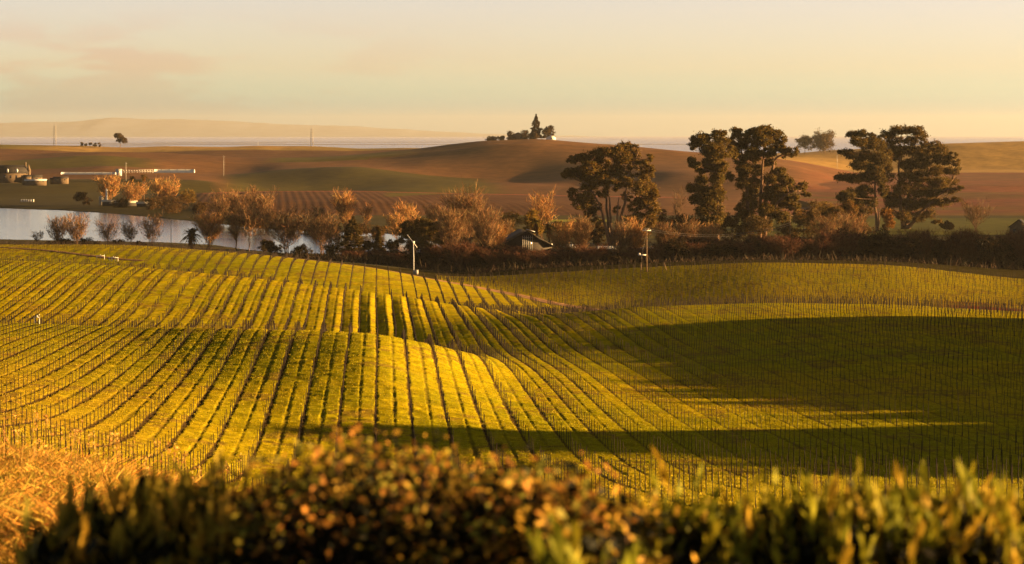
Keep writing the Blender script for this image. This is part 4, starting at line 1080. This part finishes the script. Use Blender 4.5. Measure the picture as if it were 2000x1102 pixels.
# ---------------------------------------------------------------- shrubs in front of the camera
def shrub(name, label, pk, top, Y0, Y1, seed, n, kind, cols, ln, cat='bush', thick=.62, group=None):
    """hedge plant seen against the field: stems from the ground, leaves through its volume, its own outline at the top"""
    r = np.random.default_rng(seed)
    root = thing(name, label, cat)
    pc = .5 * (pk[0] + pk[-1]); Yc = .5 * (Y0 + Y1); x0, y0, z0 = at(pc, Yc)
    root.location = (x0, y0, z0)
    if group: root['group'] = group
    # sprays: each a stem end with its leaves
    m = n // (14 if kind == 'spear' else 16)
    pp = r.uniform(pk[0], pk[-1], m); YY = r.uniform(Y0, Y1, m)
    tz = CZ - (np.interp(pp, pk, top) - HOR) * Yc / FP
    tz = tz - (.16 if kind == 'spear' else .05)
    mid = np.abs((YY - Yc) / (.5 * (Y1 - Y0)))
    tz = tz - .16 * mid ** 2 + r.normal(size=m) * (.065 if kind == 'spear' else .045)
    dn = r.exponential(.15, m).clip(0, thick); dn = np.where(r.random(m) < .42, r.uniform(0, thick, m), dn)
    xx = (pp - 1000) * Yc / FP * (.5 + .5 * YY / Yc)
    edge = np.minimum(pp - pk[0], pk[-1] - pp)
    c = np.c_[xx, YY, np.maximum(tz - dn, z0 + .15)]
    st = MB(); lf = MB()
    for i in range(0, m, 3):
        b_ = np.array([x0 + (c[i, 0] - x0) * .55, y0 + (c[i, 1] - y0) * .5, z0 - .1])
        st.tube(curve_pts(b_, c[i], ((c[i, 0] - x0) * .12, 0, .05), 5) - np.array([x0, y0, z0]), np.linspace(.011, .003, 5), 4)
    col = np.asarray(cols)[r.integers(0, len(cols), m)]
    # sunlit rim and dark inner shade put into the leaf colours by depth
    shaded = (dn > (r.uniform(.05, .16, m) if kind == 'spear' else r.uniform(.01, .06, m))) & (r.random(m) > .016)
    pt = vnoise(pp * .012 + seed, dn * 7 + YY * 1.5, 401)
    shaded = np.where((pt > .64) & (dn < .42) & (pp > pk[0] + .48 * (pk[-1] - pk[0])) & (kind == 'round'), r.random(m) > .42, shaded)  # clustered sunlit patches coloured into the right half of round bushes
    col = np.where(shaded[:, None], np.array((.0075, .0075, .003)) * r.uniform(.5, 1.5, (m, 1)), col)
    if kind == 'spear':
        k = 14
        ax = r.normal(size=(m, 3)) * .30; ax[:, 2] = 1; ax /= np.linalg.norm(ax, axis=1)[:, None]
        a = r.uniform(0, 6.28, (m, k)); t = np.linspace(-.05, .11, k)[None]
        base = c[:, None] + ax[:, None] * t[..., None]
        sp_ = (.95 - np.linspace(0, .8, k))[None] * r.uniform(.5, 1.0, (m, k))
        dv = ax[:, None] + np.stack([np.cos(a), np.sin(a), a * 0], -1) * sp_[..., None]
        dv /= np.linalg.norm(dv, axis=-1)[..., None]
        L_ = ln * r.uniform(.5, 1.55, (m, k)) * r.uniform(.75, 1.3, (m, 1))
        P = (base + dv * L_[..., None] * .5).reshape(-1, 3) - np.array([x0, y0, z0])
        cc = np.repeat(col, k, 0) * r.uniform(.65, 1.35, (m * k, 1))
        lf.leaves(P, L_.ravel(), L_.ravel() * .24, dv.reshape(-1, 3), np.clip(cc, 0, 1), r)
    else:
        k = 16
        P = (c[:, None] + r.normal(size=(m, k, 3)) * np.array([.07, .07, .05])).reshape(-1, 3) - np.array([x0, y0, z0])
        cc = np.repeat(col, k, 0) * r.uniform(.6, 1.4, (m * k, 1))
        dv = r.normal(size=(m * k, 3)); dv[:, 2] = dv[:, 2] * .6 + .2
        L_ = ln * r.uniform(.4, 1.6, m * k)
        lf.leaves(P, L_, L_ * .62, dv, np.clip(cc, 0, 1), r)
    # near-black leaves closing the body of the plant, inner shade put into their colour
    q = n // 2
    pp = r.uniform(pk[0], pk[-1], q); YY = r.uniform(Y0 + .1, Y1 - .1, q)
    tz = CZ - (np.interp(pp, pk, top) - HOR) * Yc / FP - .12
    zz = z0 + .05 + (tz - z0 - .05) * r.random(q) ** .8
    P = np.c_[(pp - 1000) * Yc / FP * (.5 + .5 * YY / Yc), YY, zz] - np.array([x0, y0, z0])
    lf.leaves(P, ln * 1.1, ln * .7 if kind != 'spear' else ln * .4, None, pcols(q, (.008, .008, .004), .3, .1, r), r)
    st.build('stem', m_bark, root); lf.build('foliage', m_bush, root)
    return root
OR_ = [(.34, .19, .022), (.26, .16, .020), (.17, .14, .018), (.30, .13, .022), (.14, .13, .018)]
GR_ = [(.20, .185, .012), (.23, .19, .012), (.15, .15, .012), (.28, .18, .014)]
GY_ = [(.26, .19, .02), (.30, .18, .02), (.12, .10, .015)]
shrub('round_bush', 'rounded bush with orange tinted leaves, largest and nearest in front of the camera', [400, 450, 500, 560, 620, 680, 730, 790, 850, 900, 960, 1010, 1060, 1100, 1140], [1015, 980, 948, 922, 900, 880, 874, 886, 903, 914, 912, 916, 942, 962, 990], 8.8, 10.6, 701, 26000, 'round', OR_, .030)
shrub('round_bush', 'lower orange leaved bush against the right side of the largest one', [1020, 1070, 1120, 1160, 1200, 1230, 1262], [960, 930, 942, 958, 968, 990, 1030], 8.6, 9.9, 702, 5200, 'round', OR_, .040)
GS = 'upright yellow green shrubs along the front right'
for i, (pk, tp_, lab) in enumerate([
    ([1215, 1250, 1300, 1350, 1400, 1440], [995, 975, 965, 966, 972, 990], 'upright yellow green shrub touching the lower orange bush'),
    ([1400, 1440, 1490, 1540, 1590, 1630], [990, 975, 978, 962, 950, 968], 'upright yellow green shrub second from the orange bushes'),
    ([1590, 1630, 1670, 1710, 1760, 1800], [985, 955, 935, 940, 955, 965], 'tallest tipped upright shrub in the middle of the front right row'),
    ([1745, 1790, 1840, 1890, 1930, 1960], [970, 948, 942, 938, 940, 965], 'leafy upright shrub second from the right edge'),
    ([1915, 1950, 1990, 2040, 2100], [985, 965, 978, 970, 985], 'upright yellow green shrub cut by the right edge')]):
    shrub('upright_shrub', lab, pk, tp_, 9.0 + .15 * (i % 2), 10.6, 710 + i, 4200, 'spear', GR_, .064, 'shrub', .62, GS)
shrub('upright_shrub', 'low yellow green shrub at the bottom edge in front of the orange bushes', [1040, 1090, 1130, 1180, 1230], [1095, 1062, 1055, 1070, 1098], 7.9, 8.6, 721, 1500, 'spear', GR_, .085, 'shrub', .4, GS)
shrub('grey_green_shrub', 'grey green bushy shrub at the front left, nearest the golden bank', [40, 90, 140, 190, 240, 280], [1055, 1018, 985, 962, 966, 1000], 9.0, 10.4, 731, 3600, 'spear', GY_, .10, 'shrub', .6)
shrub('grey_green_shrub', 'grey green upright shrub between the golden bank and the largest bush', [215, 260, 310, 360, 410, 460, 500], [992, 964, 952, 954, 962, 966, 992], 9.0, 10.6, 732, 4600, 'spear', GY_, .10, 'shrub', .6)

# ---------------------------------------------------------------- poles, wires, wind machine, pipes
m_white = mat('white_paint', (.50, .46, .40), .6, .3, .08, 4.0)
m_wood = mat('pole_wood', (.12, .075, .042), .85, .1, .3, 3.0)
m_metal = mat('dull_metal', (.30, .26, .21), .5, .4, .15, 5.0)
m_dark = mat('dark_boards', (.030, .022, .016), .8, .2, .3, 2.0)
m_cream = mat('cream_plaster', (.10, .068, .040), .9, .1, .15, 1.0)
m_slate = mat('roof_slate', (.022, .017, .014), .8, .2, .25, 1.0)
m_glass = mat('window_glass', (.03, .03, .03), .1, .6, .1, 1.0)
m_sheet = mat('pale_roof_sheet', (.42, .40, .38), .5, .4, .12, 1.2)
m_wire = mat('wire_metal', (.04, .028, .018), .5, .4, .05, 1.0)

# wind machine
x, y, z = on_row(808, 536, 560, 700)
m = y / FP
t_ = thing('wind_machine', 'white orchard wind machine with two slanted blades beside the dirt road', 'wind machine', (x, y, z))
hub = (zrow(474, y) - z)
mb = MB(); mb.tube([(0, 0, -.3), (0, 0, hub * .5), (-.1, 0, hub)], [.15, .12, .09], 10); mb.build('tower', m_sheet, t_, True)
mb = MB(); mb.box((-.05, -.2, hub + .15), (.45, .9, .5), .3); mb.tube([(-.1, -.5, hub + .15), (-.15, -.95, hub + .2)], [.18, .1], 8); mb.build('gearbox', m_white, t_)
for sgn in (-1, 1):
    mb = MB(); q = np.linspace(0, 1, 9)
    ln = 2.7 if sgn < 0 else 1.9
    dx, dz_ = (-.62, .78) if sgn < 0 else (.60, -.80)
    wd = .24 * (1 - .45 * q) * np.minimum(1, q * 6 + .3)
    P = np.c_[-.15 + dx * ln * q, np.full(9, -.85), hub + .2 + dz_ * ln * q]
    nx, nz_ = -dz_, dx
    v = []
    for p, ww, tw_ in zip(P, wd, np.linspace(.9, .35, 9)):
        a = np.array([nx * math.cos(tw_), math.sin(tw_), nz_ * math.cos(tw_)]) * ww * .5; nn = np.array([-nx * math.sin(tw_), math.cos(tw_), -nz_ * math.sin(tw_)]) * .035
        v += [p - a, p + nn, p + a, p - nn]
    f = [[i * 4 + s, i * 4 + (s + 1) % 4, i * 4 + 4 + (s + 1) % 4, i * 4 + 4 + s] for i in range(8) for s in range(4)] + [[3, 2, 1, 0], [32, 33, 34, 35]]
    mb.add(v, [f]); mb.build('blade', m_white, t_)
mb = MB(); mb.box((.75, .2, .55), (1.0, .8, 1.1)); mb.box((.75, .2, 1.14), (1.1, .9, .08)); mb.build('engine_box', m_metal, t_)

# utility pole with transformer, stay and wires
x, y, z = on_row(1263, 531, 600, 660)
pole_h = zrow(447, y) - z
t_ = thing('utility_pole', 'wooden utility pole with crossarm standing at the edge of the thicket', 'utility pole', (x, y, z))
mb = MB(); mb.tube([(0, 0, -.6), (0, 0, pole_h * .5), (0, 0, pole_h)], [.19, .16, .12], 9); mb.build('pole', m_wood, t_, True)
mb = MB(); mb.box((0, -.18, pole_h - .45), (2.3, .14, .16), .25); mb.box((0, -.18, pole_h - .05), (1.4, .12, .14), -.5); mb.build('crossarm', m_white, t_)
for k_, xx in enumerate((-1.0, -.35, .4, 1.05)):
    mb = MB(); mb.tube([(xx, -.18 + xx * .25, pole_h - .37), (xx, -.18 + xx * .25, pole_h - .22), (xx, -.18 + xx * .25, pole_h - .14)], [.05, .09, .05], 8); mb.build('insulator', m_metal, t_, True)
mb = MB(); mb.box((-1.2, -.1, zrow(498, y) - z), (2.1, .5, .28)); mb.box((-1.9, -.1, zrow(497, y) - z + .1), (.5, .6, .5)); mb.build('platform', m_white, t_)
mb = MB(); mb.tube([(-.05, 0, pole_h * .93), (-1.3, .6, pole_h * .35), (-1.6, .8, -.1)], .025, 4); mb.build('stay_wire', m_wire, t_)
px2, Y2_ = 1543, 700
x2, y2, z2 = at(px2, 790)
p2h = zrow(419, y2) - z2
t2 = thing('utility_pole', 'slender pale pole poking out of the brush below the broad-topped eucalyptus', 'utility pole', (x2, y2, z2))
mb = MB(); mb.tube([(0, 0, -.6), (0, 0, p2h)], [.18, .12], 8); mb.build('pole', m_wood, t2, True)
mb = MB(); mb.box((0, -.15, p2h - .4), (2.0, .12, .14)); mb.build('crossarm', m_wood, t2)
for k_, (off, dr) in enumerate([(1.05, 0), (.4, .35)]):
    a = np.array([x + off, y, z + pole_h - .14 - dr]); b_ = np.array([x2 + off - .7, y2 - .15, z2 + p2h - 2.6 - dr * 2.5])
    q = np.linspace(0, 1, 40)[:, None]; P = a * (1 - q) + b_ * q; P[:, 2] -= (4 * q * (1 - q))[:, 0] * 2.6
    mb = MB(); mb.tube(P, .022, 4)
    tag(mb.build('power_cable', m_wire), ['upper', 'lower'][k_] + ' power cable sagging between the two utility poles', 'cable', 'cables between the utility poles')
for px, rt, rb_, Y0, Y1, lab, lean in [(1252, 514, 528, 610, 680, 'short stump of a post left of the utility pole foot', 0), (1302, 512, 528, 600, 680, 'leaning broken post right of the utility pole', -.35), (334, 430, 478, 0, 0, 'lone thin pole standing at the lake shore', 0)]:
    x, y, z = on_row(px, rb_, Y0, Y1) if Y0 else at(px, 848)
    hh = max(1.5, zrow(rt, y) - z)
    mb = MB(); mb.tube([(0, 0, -.3), (lean * hh * .5, 0, hh * .5), (lean * hh, 0, hh)], [.12, .10, .08], 7)
    tag(mb.build('wooden_post', m_wood, smooth=True, loc=(x, y, z)), lab, 'post')

# white irrigation pipes standing in the field
def pipes(px, rb_, Y0, Y1, arms, label, sc_=1.0):
    x, y, z = on_row(px, rb_, Y0, Y1)
    t_ = thing('irrigation_standpipe', label, 'standpipe', (x, y, z), 0, 'white irrigation standpipes')
    for (dx, hh) in arms['up']:
        mb = MB(); mb.tube([(dx, 0, -.1), (dx, 0, hh)], .075 * sc_, 8); mb.build('riser', m_white, t_, True)
    for (xa, xb, hh) in arms['bar']:
        mb = MB(); mb.tube([(xa, 0, hh), (xb, 0, hh)], .075 * sc_, 8); mb.tube([((xa + xb) / 2, -.05, hh + .05), ((xa + xb) / 2, -.05, hh + .28)], [.11 * sc_, .05], 8); mb.build('header', m_white, t_, True)
pipes(196, 507, 505, 690, {'up': [(-.9, 1.0), (.1, .9), (1.0, 1.2)], 'bar': [(-1.0, 1.05, .95)]}, 'white pipe assembly in the upper field, left of two')
pipes(221, 511, 505, 690, {'up': [(-1.0, 1.1), (-.3, 1.0), (.5, 1.2), (1.2, 1.1)], 'bar': [(-1.1, 1.3, 1.0)]}, 'white pipe assembly in the upper field, right of two')
pipes(73, 633, 200, 320, {'up': [(-.30, 1.0), (.22, 1.25)], 'bar': [(-.32, .26, .9)]}, 'pair of white standpipes at the left edge of the field crest', .9)

# ---------------------------------------------------------------- barn and sheds
def gable(mb, w_, d_, he, hr, z0=0.0, over=0.0, th=0.0):
    """closed gabled prism, ridge along y"""
    a, b_ = w_ / 2 + over, d_ / 2 + over
    v = [(-a, -b_, z0), (a, -b_, z0), (a, -b_, he), (0, -b_, hr), (-a, -b_, he), (-a, b_, z0), (a, b_, z0), (a, b_, he), (0, b_, hr), (-a, b_, he)]
    mb.add(v, [[[0, 1, 2, 3, 4]], [[9, 8, 7, 6, 5]], [[0, 5, 6, 1], [1, 6, 7, 2], [2, 7, 8, 3], [3, 8, 9, 4], [4, 9, 5, 0]]])
def roof_slab(mb, w_, d_, he, hr, over=.5, th=.22):
    a, b_ = w_ / 2 + over, d_ / 2 + over
    k = (hr - he) / (w_ / 2); ze = he - k * over
    v = []
    for yy in (-b_, b_):
        v += [(-a, yy, ze), (0, yy, hr), (a, yy, ze), (a, yy, ze + th), (0, yy, hr + th), (-a, yy, ze + th)]
    f = [[0, 1, 4, 5], [1, 2, 3, 4]]
    f += [[6 + i for i in q[::-1]] for q in [[0, 1, 4, 5], [1, 2, 3, 4]]]
    for i in range(6): j = (i + 1) % 6; f.append([i, i + 6, j + 6, j])
    mb.add(v, [f])
Yb = 800; x, y, z = at(1022, Yb); m = Yb / FP
hr = zrow(450, Yb) - z; he = hr - 4.6; wb = 16.5
t_ = thing('barn', 'dark gabled barn with a tall white lattice window, half sunk in the brush', 'barn', (x, y, z), R(8))
mb = MB(); gable(mb, wb, 18, he, hr - .02, -.5); mb.build('wall', m_dark, t_)
mb = MB(); roof_slab(mb, wb, 18, he, hr, .7); rf = mb.build('roof', m_dark, t_)
mb = MB(); mb.box((1.0, -9.55, hr + .34), (2.9, 1.5, .16), 0, (1, 1, 1), 0, .30); mb.build('ridge_vent', m_sheet, rf)
fw = thing('window', None, None); del_ = bpy.data.objects.remove(fw)
mb = MB(); mb.box((.1, -9.06, he + .4), (3.3, .12, 5.6)); wn = mb.build('window', m_glass, t_)
mb = MB()
for k_ in range(6): mb.box((-1.5 + k_ * .64, -9.18, he + .4), (.14, .1, 5.6))
for k_ in range(3): mb.box((.1, -9.14, he - 1.6 + k_ * 2.1), (3.3, .1, .12))
mb.build('lattice', m_metal, wn)
mb = MB(); mb.box((7.8, -8.0, he + .2), (1.4, .8, .5), .1); mb.build('roof_flashing', m_sheet, t_)
def shed(px, row_, Y, wpx, label, dpt=6.0):
    x, y, z = at(px, Y); w_ = wpx * Y / FP; hh = zrow(row_, Y) - z
    t_ = thing('shed', label, 'shed', (x, y, z), R(-3), 'low sheds behind the brush')
    mb = MB(); mb.box((0, 0, hh * .5 - .3), (w_ * .94, dpt * .9, hh - .2)); mb.build('wall', m_dark, t_)
    mb = MB(); mb.box((0, 0, hh - .12), (w_, dpt, .16), 0, (1, 1, 1), .10)
    for k_ in range(int(w_ / .9)): mb.box((-w_ / 2 + .5 + k_ * .9, 0, hh - .02), (.08, dpt, .08), 0, (1, 1, 1), .10)
    mb.build('roof', m_sheet, t_)
shed(1113, 480, 795, 40, 'low shed with a thin pale roof between the palms and the eucalyptus')
shed(1187, 483, 790, 42, 'low shed with a bright white roof under the pale limbed eucalyptus')
shed(1265, 486, 785, 40, 'low shed with a pale roof behind the utility pole')
x, y, z = at(1992, 960)
t_ = thing('farm_house', 'small dark roofed house cut by the right edge of the meadow', 'house', (x, y, z), R(-20))
mb = MB(); gable(mb, 7, 8, 3.6, 6.2, -.4); mb.build('wall', m_cream, t_)
mb = MB(); roof_slab(mb, 7, 8, 3.6, 6.22, .5); mb.build('roof', m_slate, t_)
for k_ in (-1.6, 1.4):
    mb = MB(); mb.box((k_, -4.03, 1.9), (1.0, .1, 1.5)); mb.build('window', m_glass, t_)

# ---------------------------------------------------------------- buildings across the lake
Yc = 1740; x, y, z = at(22, Yc); m = Yc / FP
z = zrow(352, Yc); t_ = thing('manor_house', 'long cream manor with steep dark mansard roof and dormers at the left edge', 'house', (x, y, z), R(4))
wl = 31; hw = 4.9
mb = MB(); mb.box((-3, 0, hw / 2 - 1.0), (wl, 11, hw + 2)); mb.build('wall', m_cream, t_)
mb = MB(); v = []
for zz, ins in ((hw, -.5), (hw + 4.8, 1.6), (hw + 6.0, 4.2)):
    v += [(-3 - wl / 2 + ins, -5.5 + ins, zz), (-3 + wl / 2 - ins, -5.5 + ins, zz), (-3 + wl / 2 - ins, 5.5 - ins, zz), (-3 - wl / 2 + ins, 5.5 - ins, zz)]
mb.add(v, [[[i * 4 + s, i * 4 + (s + 1) % 4, i * 4 + 4 + (s + 1) % 4, i * 4 + 4 + s] for i in range(2) for s in range(4)] + [[8, 9, 10, 11], [3, 2, 1, 0]]])
rf = mb.build('roof', m_slate, t_)
for k_ in range(4):
    mb = MB(); xx = -15 + k_ * 6.6; gable(mb, 1.5, 2.4, hw + 2.6, hw + 3.5, hw + .8); d_ = mb.build('dormer', m_sheet, rf, loc=(xx, -5.0, 0))
mb = MB(); mb.box((10.2, 0, hw + 6.2), (1.0, 1.6, 3.6)); mb.build('chimney', m_cream, rf)
for k_ in range(7):
    mb = MB(); mb.box((-16.2 + k_ * 4.1, -5.53, hw * .52), (1.2, .1, 2.0)); mb.build('window', m_glass, t_)
mb = MB(); mb.tube([(12.9, -3.6, -2), (12.9, -3.6, hw + 1.6)], 1.5, 10); mb.tube([(12.9, -3.6, hw + 1.6), (12.9, -3.6, hw + 6.6)], [1.8, .08], 10); mb.build('tower', m_cream, t_, True)
def house(px, row_b, Y, wd, d_, he, hr, wallm, roofm, label, rz=.05, name='outbuilding', nw=2):
    he, hr = he * .8, hr * .82
    x = (px - 1000) * Y / FP; z = max(gz(x, Y), zrow(row_b, Y))
    t_ = thing(name, label, 'building', (x, Y, z), rz)
    mb = MB(); n_ = MB()
    v = np.array([(-wd / 2, 0, 0)])
    gable(mb, d_, wd, he, hr, -2.0); o = mb.build('wall', wallm, t_); o.rotation_euler = (0, 0, R(90))
    roof_slab(n_, d_, wd, he, hr, .35); o = n_.build('roof', roofm, t_); o.rotation_euler = (0, 0, R(90))
    for k_ in range(nw):
        q = MB(); q.box(((k_ + .5) / nw * wd - wd / 2, -d_ / 2 - .04, he * .5), (wd / nw * .3, .1, he * .4)); q.build('window', m_glass, t_)
    return t_
house(64, 352, 1735, 13, 6, 2.6, 4.4, m_cream, m_slate, 'low tan roofed wing joined behind the white shed by the manor', .1)
house(70, 357, 1715, 15, 5, 1.9, 2.9, m_cream, m_sheet, 'long low white shed in front of the manor wing', .05, nw=4)
house(52, 356, 1718, 6, 6, 4.6, 5.4, m_cream, m_slate, 'square tan block between the manor and the white shed', .1, nw=1)
house(119, 354, 1720, 10, 6, 2.6, 3.6, m_cream, m_slate, 'small tan building alone right of the manor sheds', .0, nw=3)
house(105, 354, 1725, 5, 4, 1.9, 2.7, m_cream, m_slate, 'tiny grey roofed hut left of the small tan building', .2, nw=1)
def tunnel(pa, pb, row_, Y, hh, label, dome=True, m_=None):
    xa, xb = (pa - 1000) * Y / FP, (pb - 1000) * Y / FP; z = zrow(row_, Y)
    t_ = thing('polytunnel', label, 'polytunnel', ((xa + xb) / 2, Y, z), 0, 'white tunnels on the knoll')
    q = np.linspace(0, math.pi, 9); ln = xb - xa; mb = MB()
    nseg = max(4, int(ln / 3)); v = []
    for i in range(nseg + 1):
        k_ = 1 + .03 * math.sin(i * 2.1)
        v.append(np.c_[np.full(9, -ln / 2 + ln * i / nseg), -np.cos(q) * 2.6, np.sin(q) * hh * k_])
    f = [[i * 9 + j, i * 9 + j + 1, i * 9 + 10 + j, i * 9 + 9 + j] for i in range(nseg) for j in range(8)]
    mb.add(np.concatenate(v), [f, [list(range(9))], [list(range(nseg * 9, nseg * 9 + 9))[::-1]]]); mb.build('cover', m_ or m_white, t_, True)
    mb = MB()
    for i in range(0, nseg + 1, 2): mb.tube(v[i] * np.array([1, 1.01, 1.03]), .06, 4)
    mb.build('hoop', m_metal, t_)
    return t_
tunnel(120, 226, 341, 1790, 1.7, 'long low silvery tunnel on the knoll, left of the white one', m_=m_sheet)
tunnel(302, 380, 337.5, 1830, 2.6, 'short bright white tunnel at the right end of the knoll')
t_ = thing('bare_tunnel_frame', 'uncovered hoop frame standing between the two white tunnels', 'frame', ((265 - 1000) * 1820 / FP, 1820, zrow(338, 1820)))
mb = MB()
q = np.linspace(0, math.pi, 9)
for i in range(14): mb.tube(np.c_[np.full(9, -13 + i * 2.0), -np.cos(q) * 2.4, np.sin(q) * 2.3], .10, 4)
mb.build('hoop', m_white, t_)
mb = MB(); mb.tube([(-13, 0, 2.32), (13, 0, 2.32)], .10, 5); mb.tube([(-13, -2.0, 1.2), (13, -2.0, 1.2)], .10, 5); mb.build('purlin', m_white, t_)
house(232, 338.5, 1800, 4, 4, 2.8, 3.6, m_sheet, m_metal, 'little white hut at the left end of the bare hoop frame', 0, nw=1)
for px, row_, wd, lab, Y in [(214, 400, 8, 'pale roofed shed half hidden under the round orange tree', 1345), (246, 402, 12, 'flat pale roofed shed in the grove left of the palms', 1340), (285, 404, 10, 'grey roofed shed on the shore below the palms', 1325)]:
    house(px, row_, Y, wd, 5, 2.2, 3.2, m_dark, m_metal, lab, .1, 'shed', 1)
x, y, z = at(198, 1365)
mb = MB(); mb.tube([(0, 0, -.5), (0, 0, 4.4), (0, 0, 4.5), (0, 0, 5.6)], [1.35, 1.35, 1.4, .1], 14)
tag(mb.build('water_tank', m_metal, loc=(x, y, z)), 'pale upright tank at the left end of the grove across the lake', 'tank')
x, y, z = at(208, 1350)
mb = MB(); mb.box((0, 0, 5.2), (.9, .9, 7.2)); mb.add([(-.6, -.6, 8.8), (.6, -.6, 8.8), (.6, .6, 8.8), (-.6, .6, 8.8), (0, 0, 10.2)], [[[0, 1, 4], [1, 2, 4], [2, 3, 4], [3, 0, 4]]]); mb.box((0, 0, 1), (.3, .3, 2.4))
tag(mb.build('white_tower', m_white, loc=(x, y, z - .3)), 'slim white tower shining in front of the round orange tree', 'tower')
srcb = None
for i in range(6):
    x, y, z = at(42 + i * 4.6, 1465)
    if srcb is None:
        srcb = thing('beehive', None, 'beehive', (x, y, z)); mb = MB(); mb.box((0, 0, .8), (.75, .8, 1.3)); mb.box((0, 0, .1), (.6, .6, .3)); mb.build('body', m_white, srcb)
        mb = MB(); mb.box((0, 0, 1.53), (.9, .95, .16)); mb.build('lid', m_sheet, srcb); o = srcb
    else: o = copy_tree(srcb, (x, y, z))
    tag(o, ['leftmost', 'second', 'third', 'fourth', 'fifth', 'rightmost'][i] + ' of six little white boxes on the grass beyond the lake', 'beehive', 'white boxes beyond the lake')

# hilltop houses
x, y, z = at(1076, 2462)
t_ = thing('hill_house', 'small sunlit cream house at the foot of the hilltop trees', 'house', (x, y, z), .1)
mb = MB(); gable(mb, 9, 8, 3.0, 5.0, -1); mb.build('wall', m_white, t_)
mb = MB(); roof_slab(mb, 9, 8, 3.0, 5.05, .4); mb.build('roof', m_cream, t_)
mb = MB(); mb.box((0, -4.05, 1.6), (1.4, .1, 1.4)); mb.build('window', m_glass, t_)
x, y, z = at(1012, 2475)
t_ = thing('hill_house', 'low wide gabled house between dark bushes on the hilltop', 'house', (x, y, z), 0)
mb = MB(); gable(mb, 20, 9, 3.4, 7.4, -1); mb.build('wall', m_cream, t_)
mb = MB(); roof_slab(mb, 20, 9, 3.4, 7.45, 1); mb.build('roof', m_slate, t_)
mb = MB(); mb.box((3, -4.55, 2.0), (2.4, .1, 1.6)); mb.build('window', m_glass, t_)

# lattice masts and thin poles on the far hills
def mast(px, rt, rb_, Y, label):
    x = (px - 1000) * Y / FP; z = gz(x, Y); hh = zrow(rt, Y) - z
    t_ = thing('transmission_mast', label, 'mast', (x, Y, z), 0, 'transmission masts on the skyline')
    for s in (-1, 1):
        mb = MB(); mb.tube([(s * 1.5, 0, -1), (s * 1.15, 0, hh)], [.28, .2], 6); mb.build('leg', m_metal, t_, True)
    mb = MB(); n_ = 9
    for i in range(n_):
        a, b_ = hh * (i + .6) / n_, hh * min(n_, i + 1.6) / n_
        mb.tube([(-1.3, 0, a), (1.25, 0, min(b_, hh))], .09, 4); mb.tube([(1.3, 0, a), (-1.25, 0, min(b_, hh))], .09, 4)
    mb.build('bracing', m_metal, t_)
    mb = MB(); mb.box((0, 0, hh * .985), (3.4, .3, .3)); mb.box((0, 0, hh * .8), (3.2, .25, .25)); mb.build('crossarm', m_metal, t_)
mast(107, 246, 290, 3060, 'thin double legged mast on the skyline near the left edge')
mast(609, 252, 295, 3060, 'thin double legged mast on the skyline left of the central hill')
for px, rt, Y, lab in [(437, 304, 2060, 'pale pole on the brown slope left of the central hill'), (246, 317, 1835, 'pale pole behind the bare hoop frame'), (504, 277, 3060, 'tiny pole on the low green skyline hill'), (1635, 296, 2700, 'thin pole on the hazy slope between the right hand trees')]:
    x, y, z = at(px, Y); hh = max(4, zrow(rt, Y) - z)
    mb = MB(); mb.tube([(0, 0, -.5), (0, 0, hh)], [.22, .14], 6); mb.box((0, -.1, hh * .93), (1.8, .14, .16))
    tag(mb.build('slope_pole', m_metal, loc=(x, y, z)), lab, 'pole')
# ---------------------------------------------------------------- evening haze
mb = MB()
mb.box((0, 24800, 190), (50000, 50000, 440))
hz = mb.build('haze'); tag(hz, kind='stuff')
mh = bpy.data.materials.new('haze'); mh.use_nodes = True
t = mh.node_tree; t.nodes.clear()
o_ = t.nodes.new('ShaderNodeOutputMaterial'); pv = t.nodes.new('ShaderNodeVolumePrincipled')
pv.inputs['Color'].default_value = (.50, .48, .43, 1)
pv.inputs['Density'].default_value = 0.000022
pv.inputs['Anisotropy'].default_value = 0.35
t.links.new(pv.outputs[0], o_.inputs['Volume'])
hz.data.materials.append(mh)
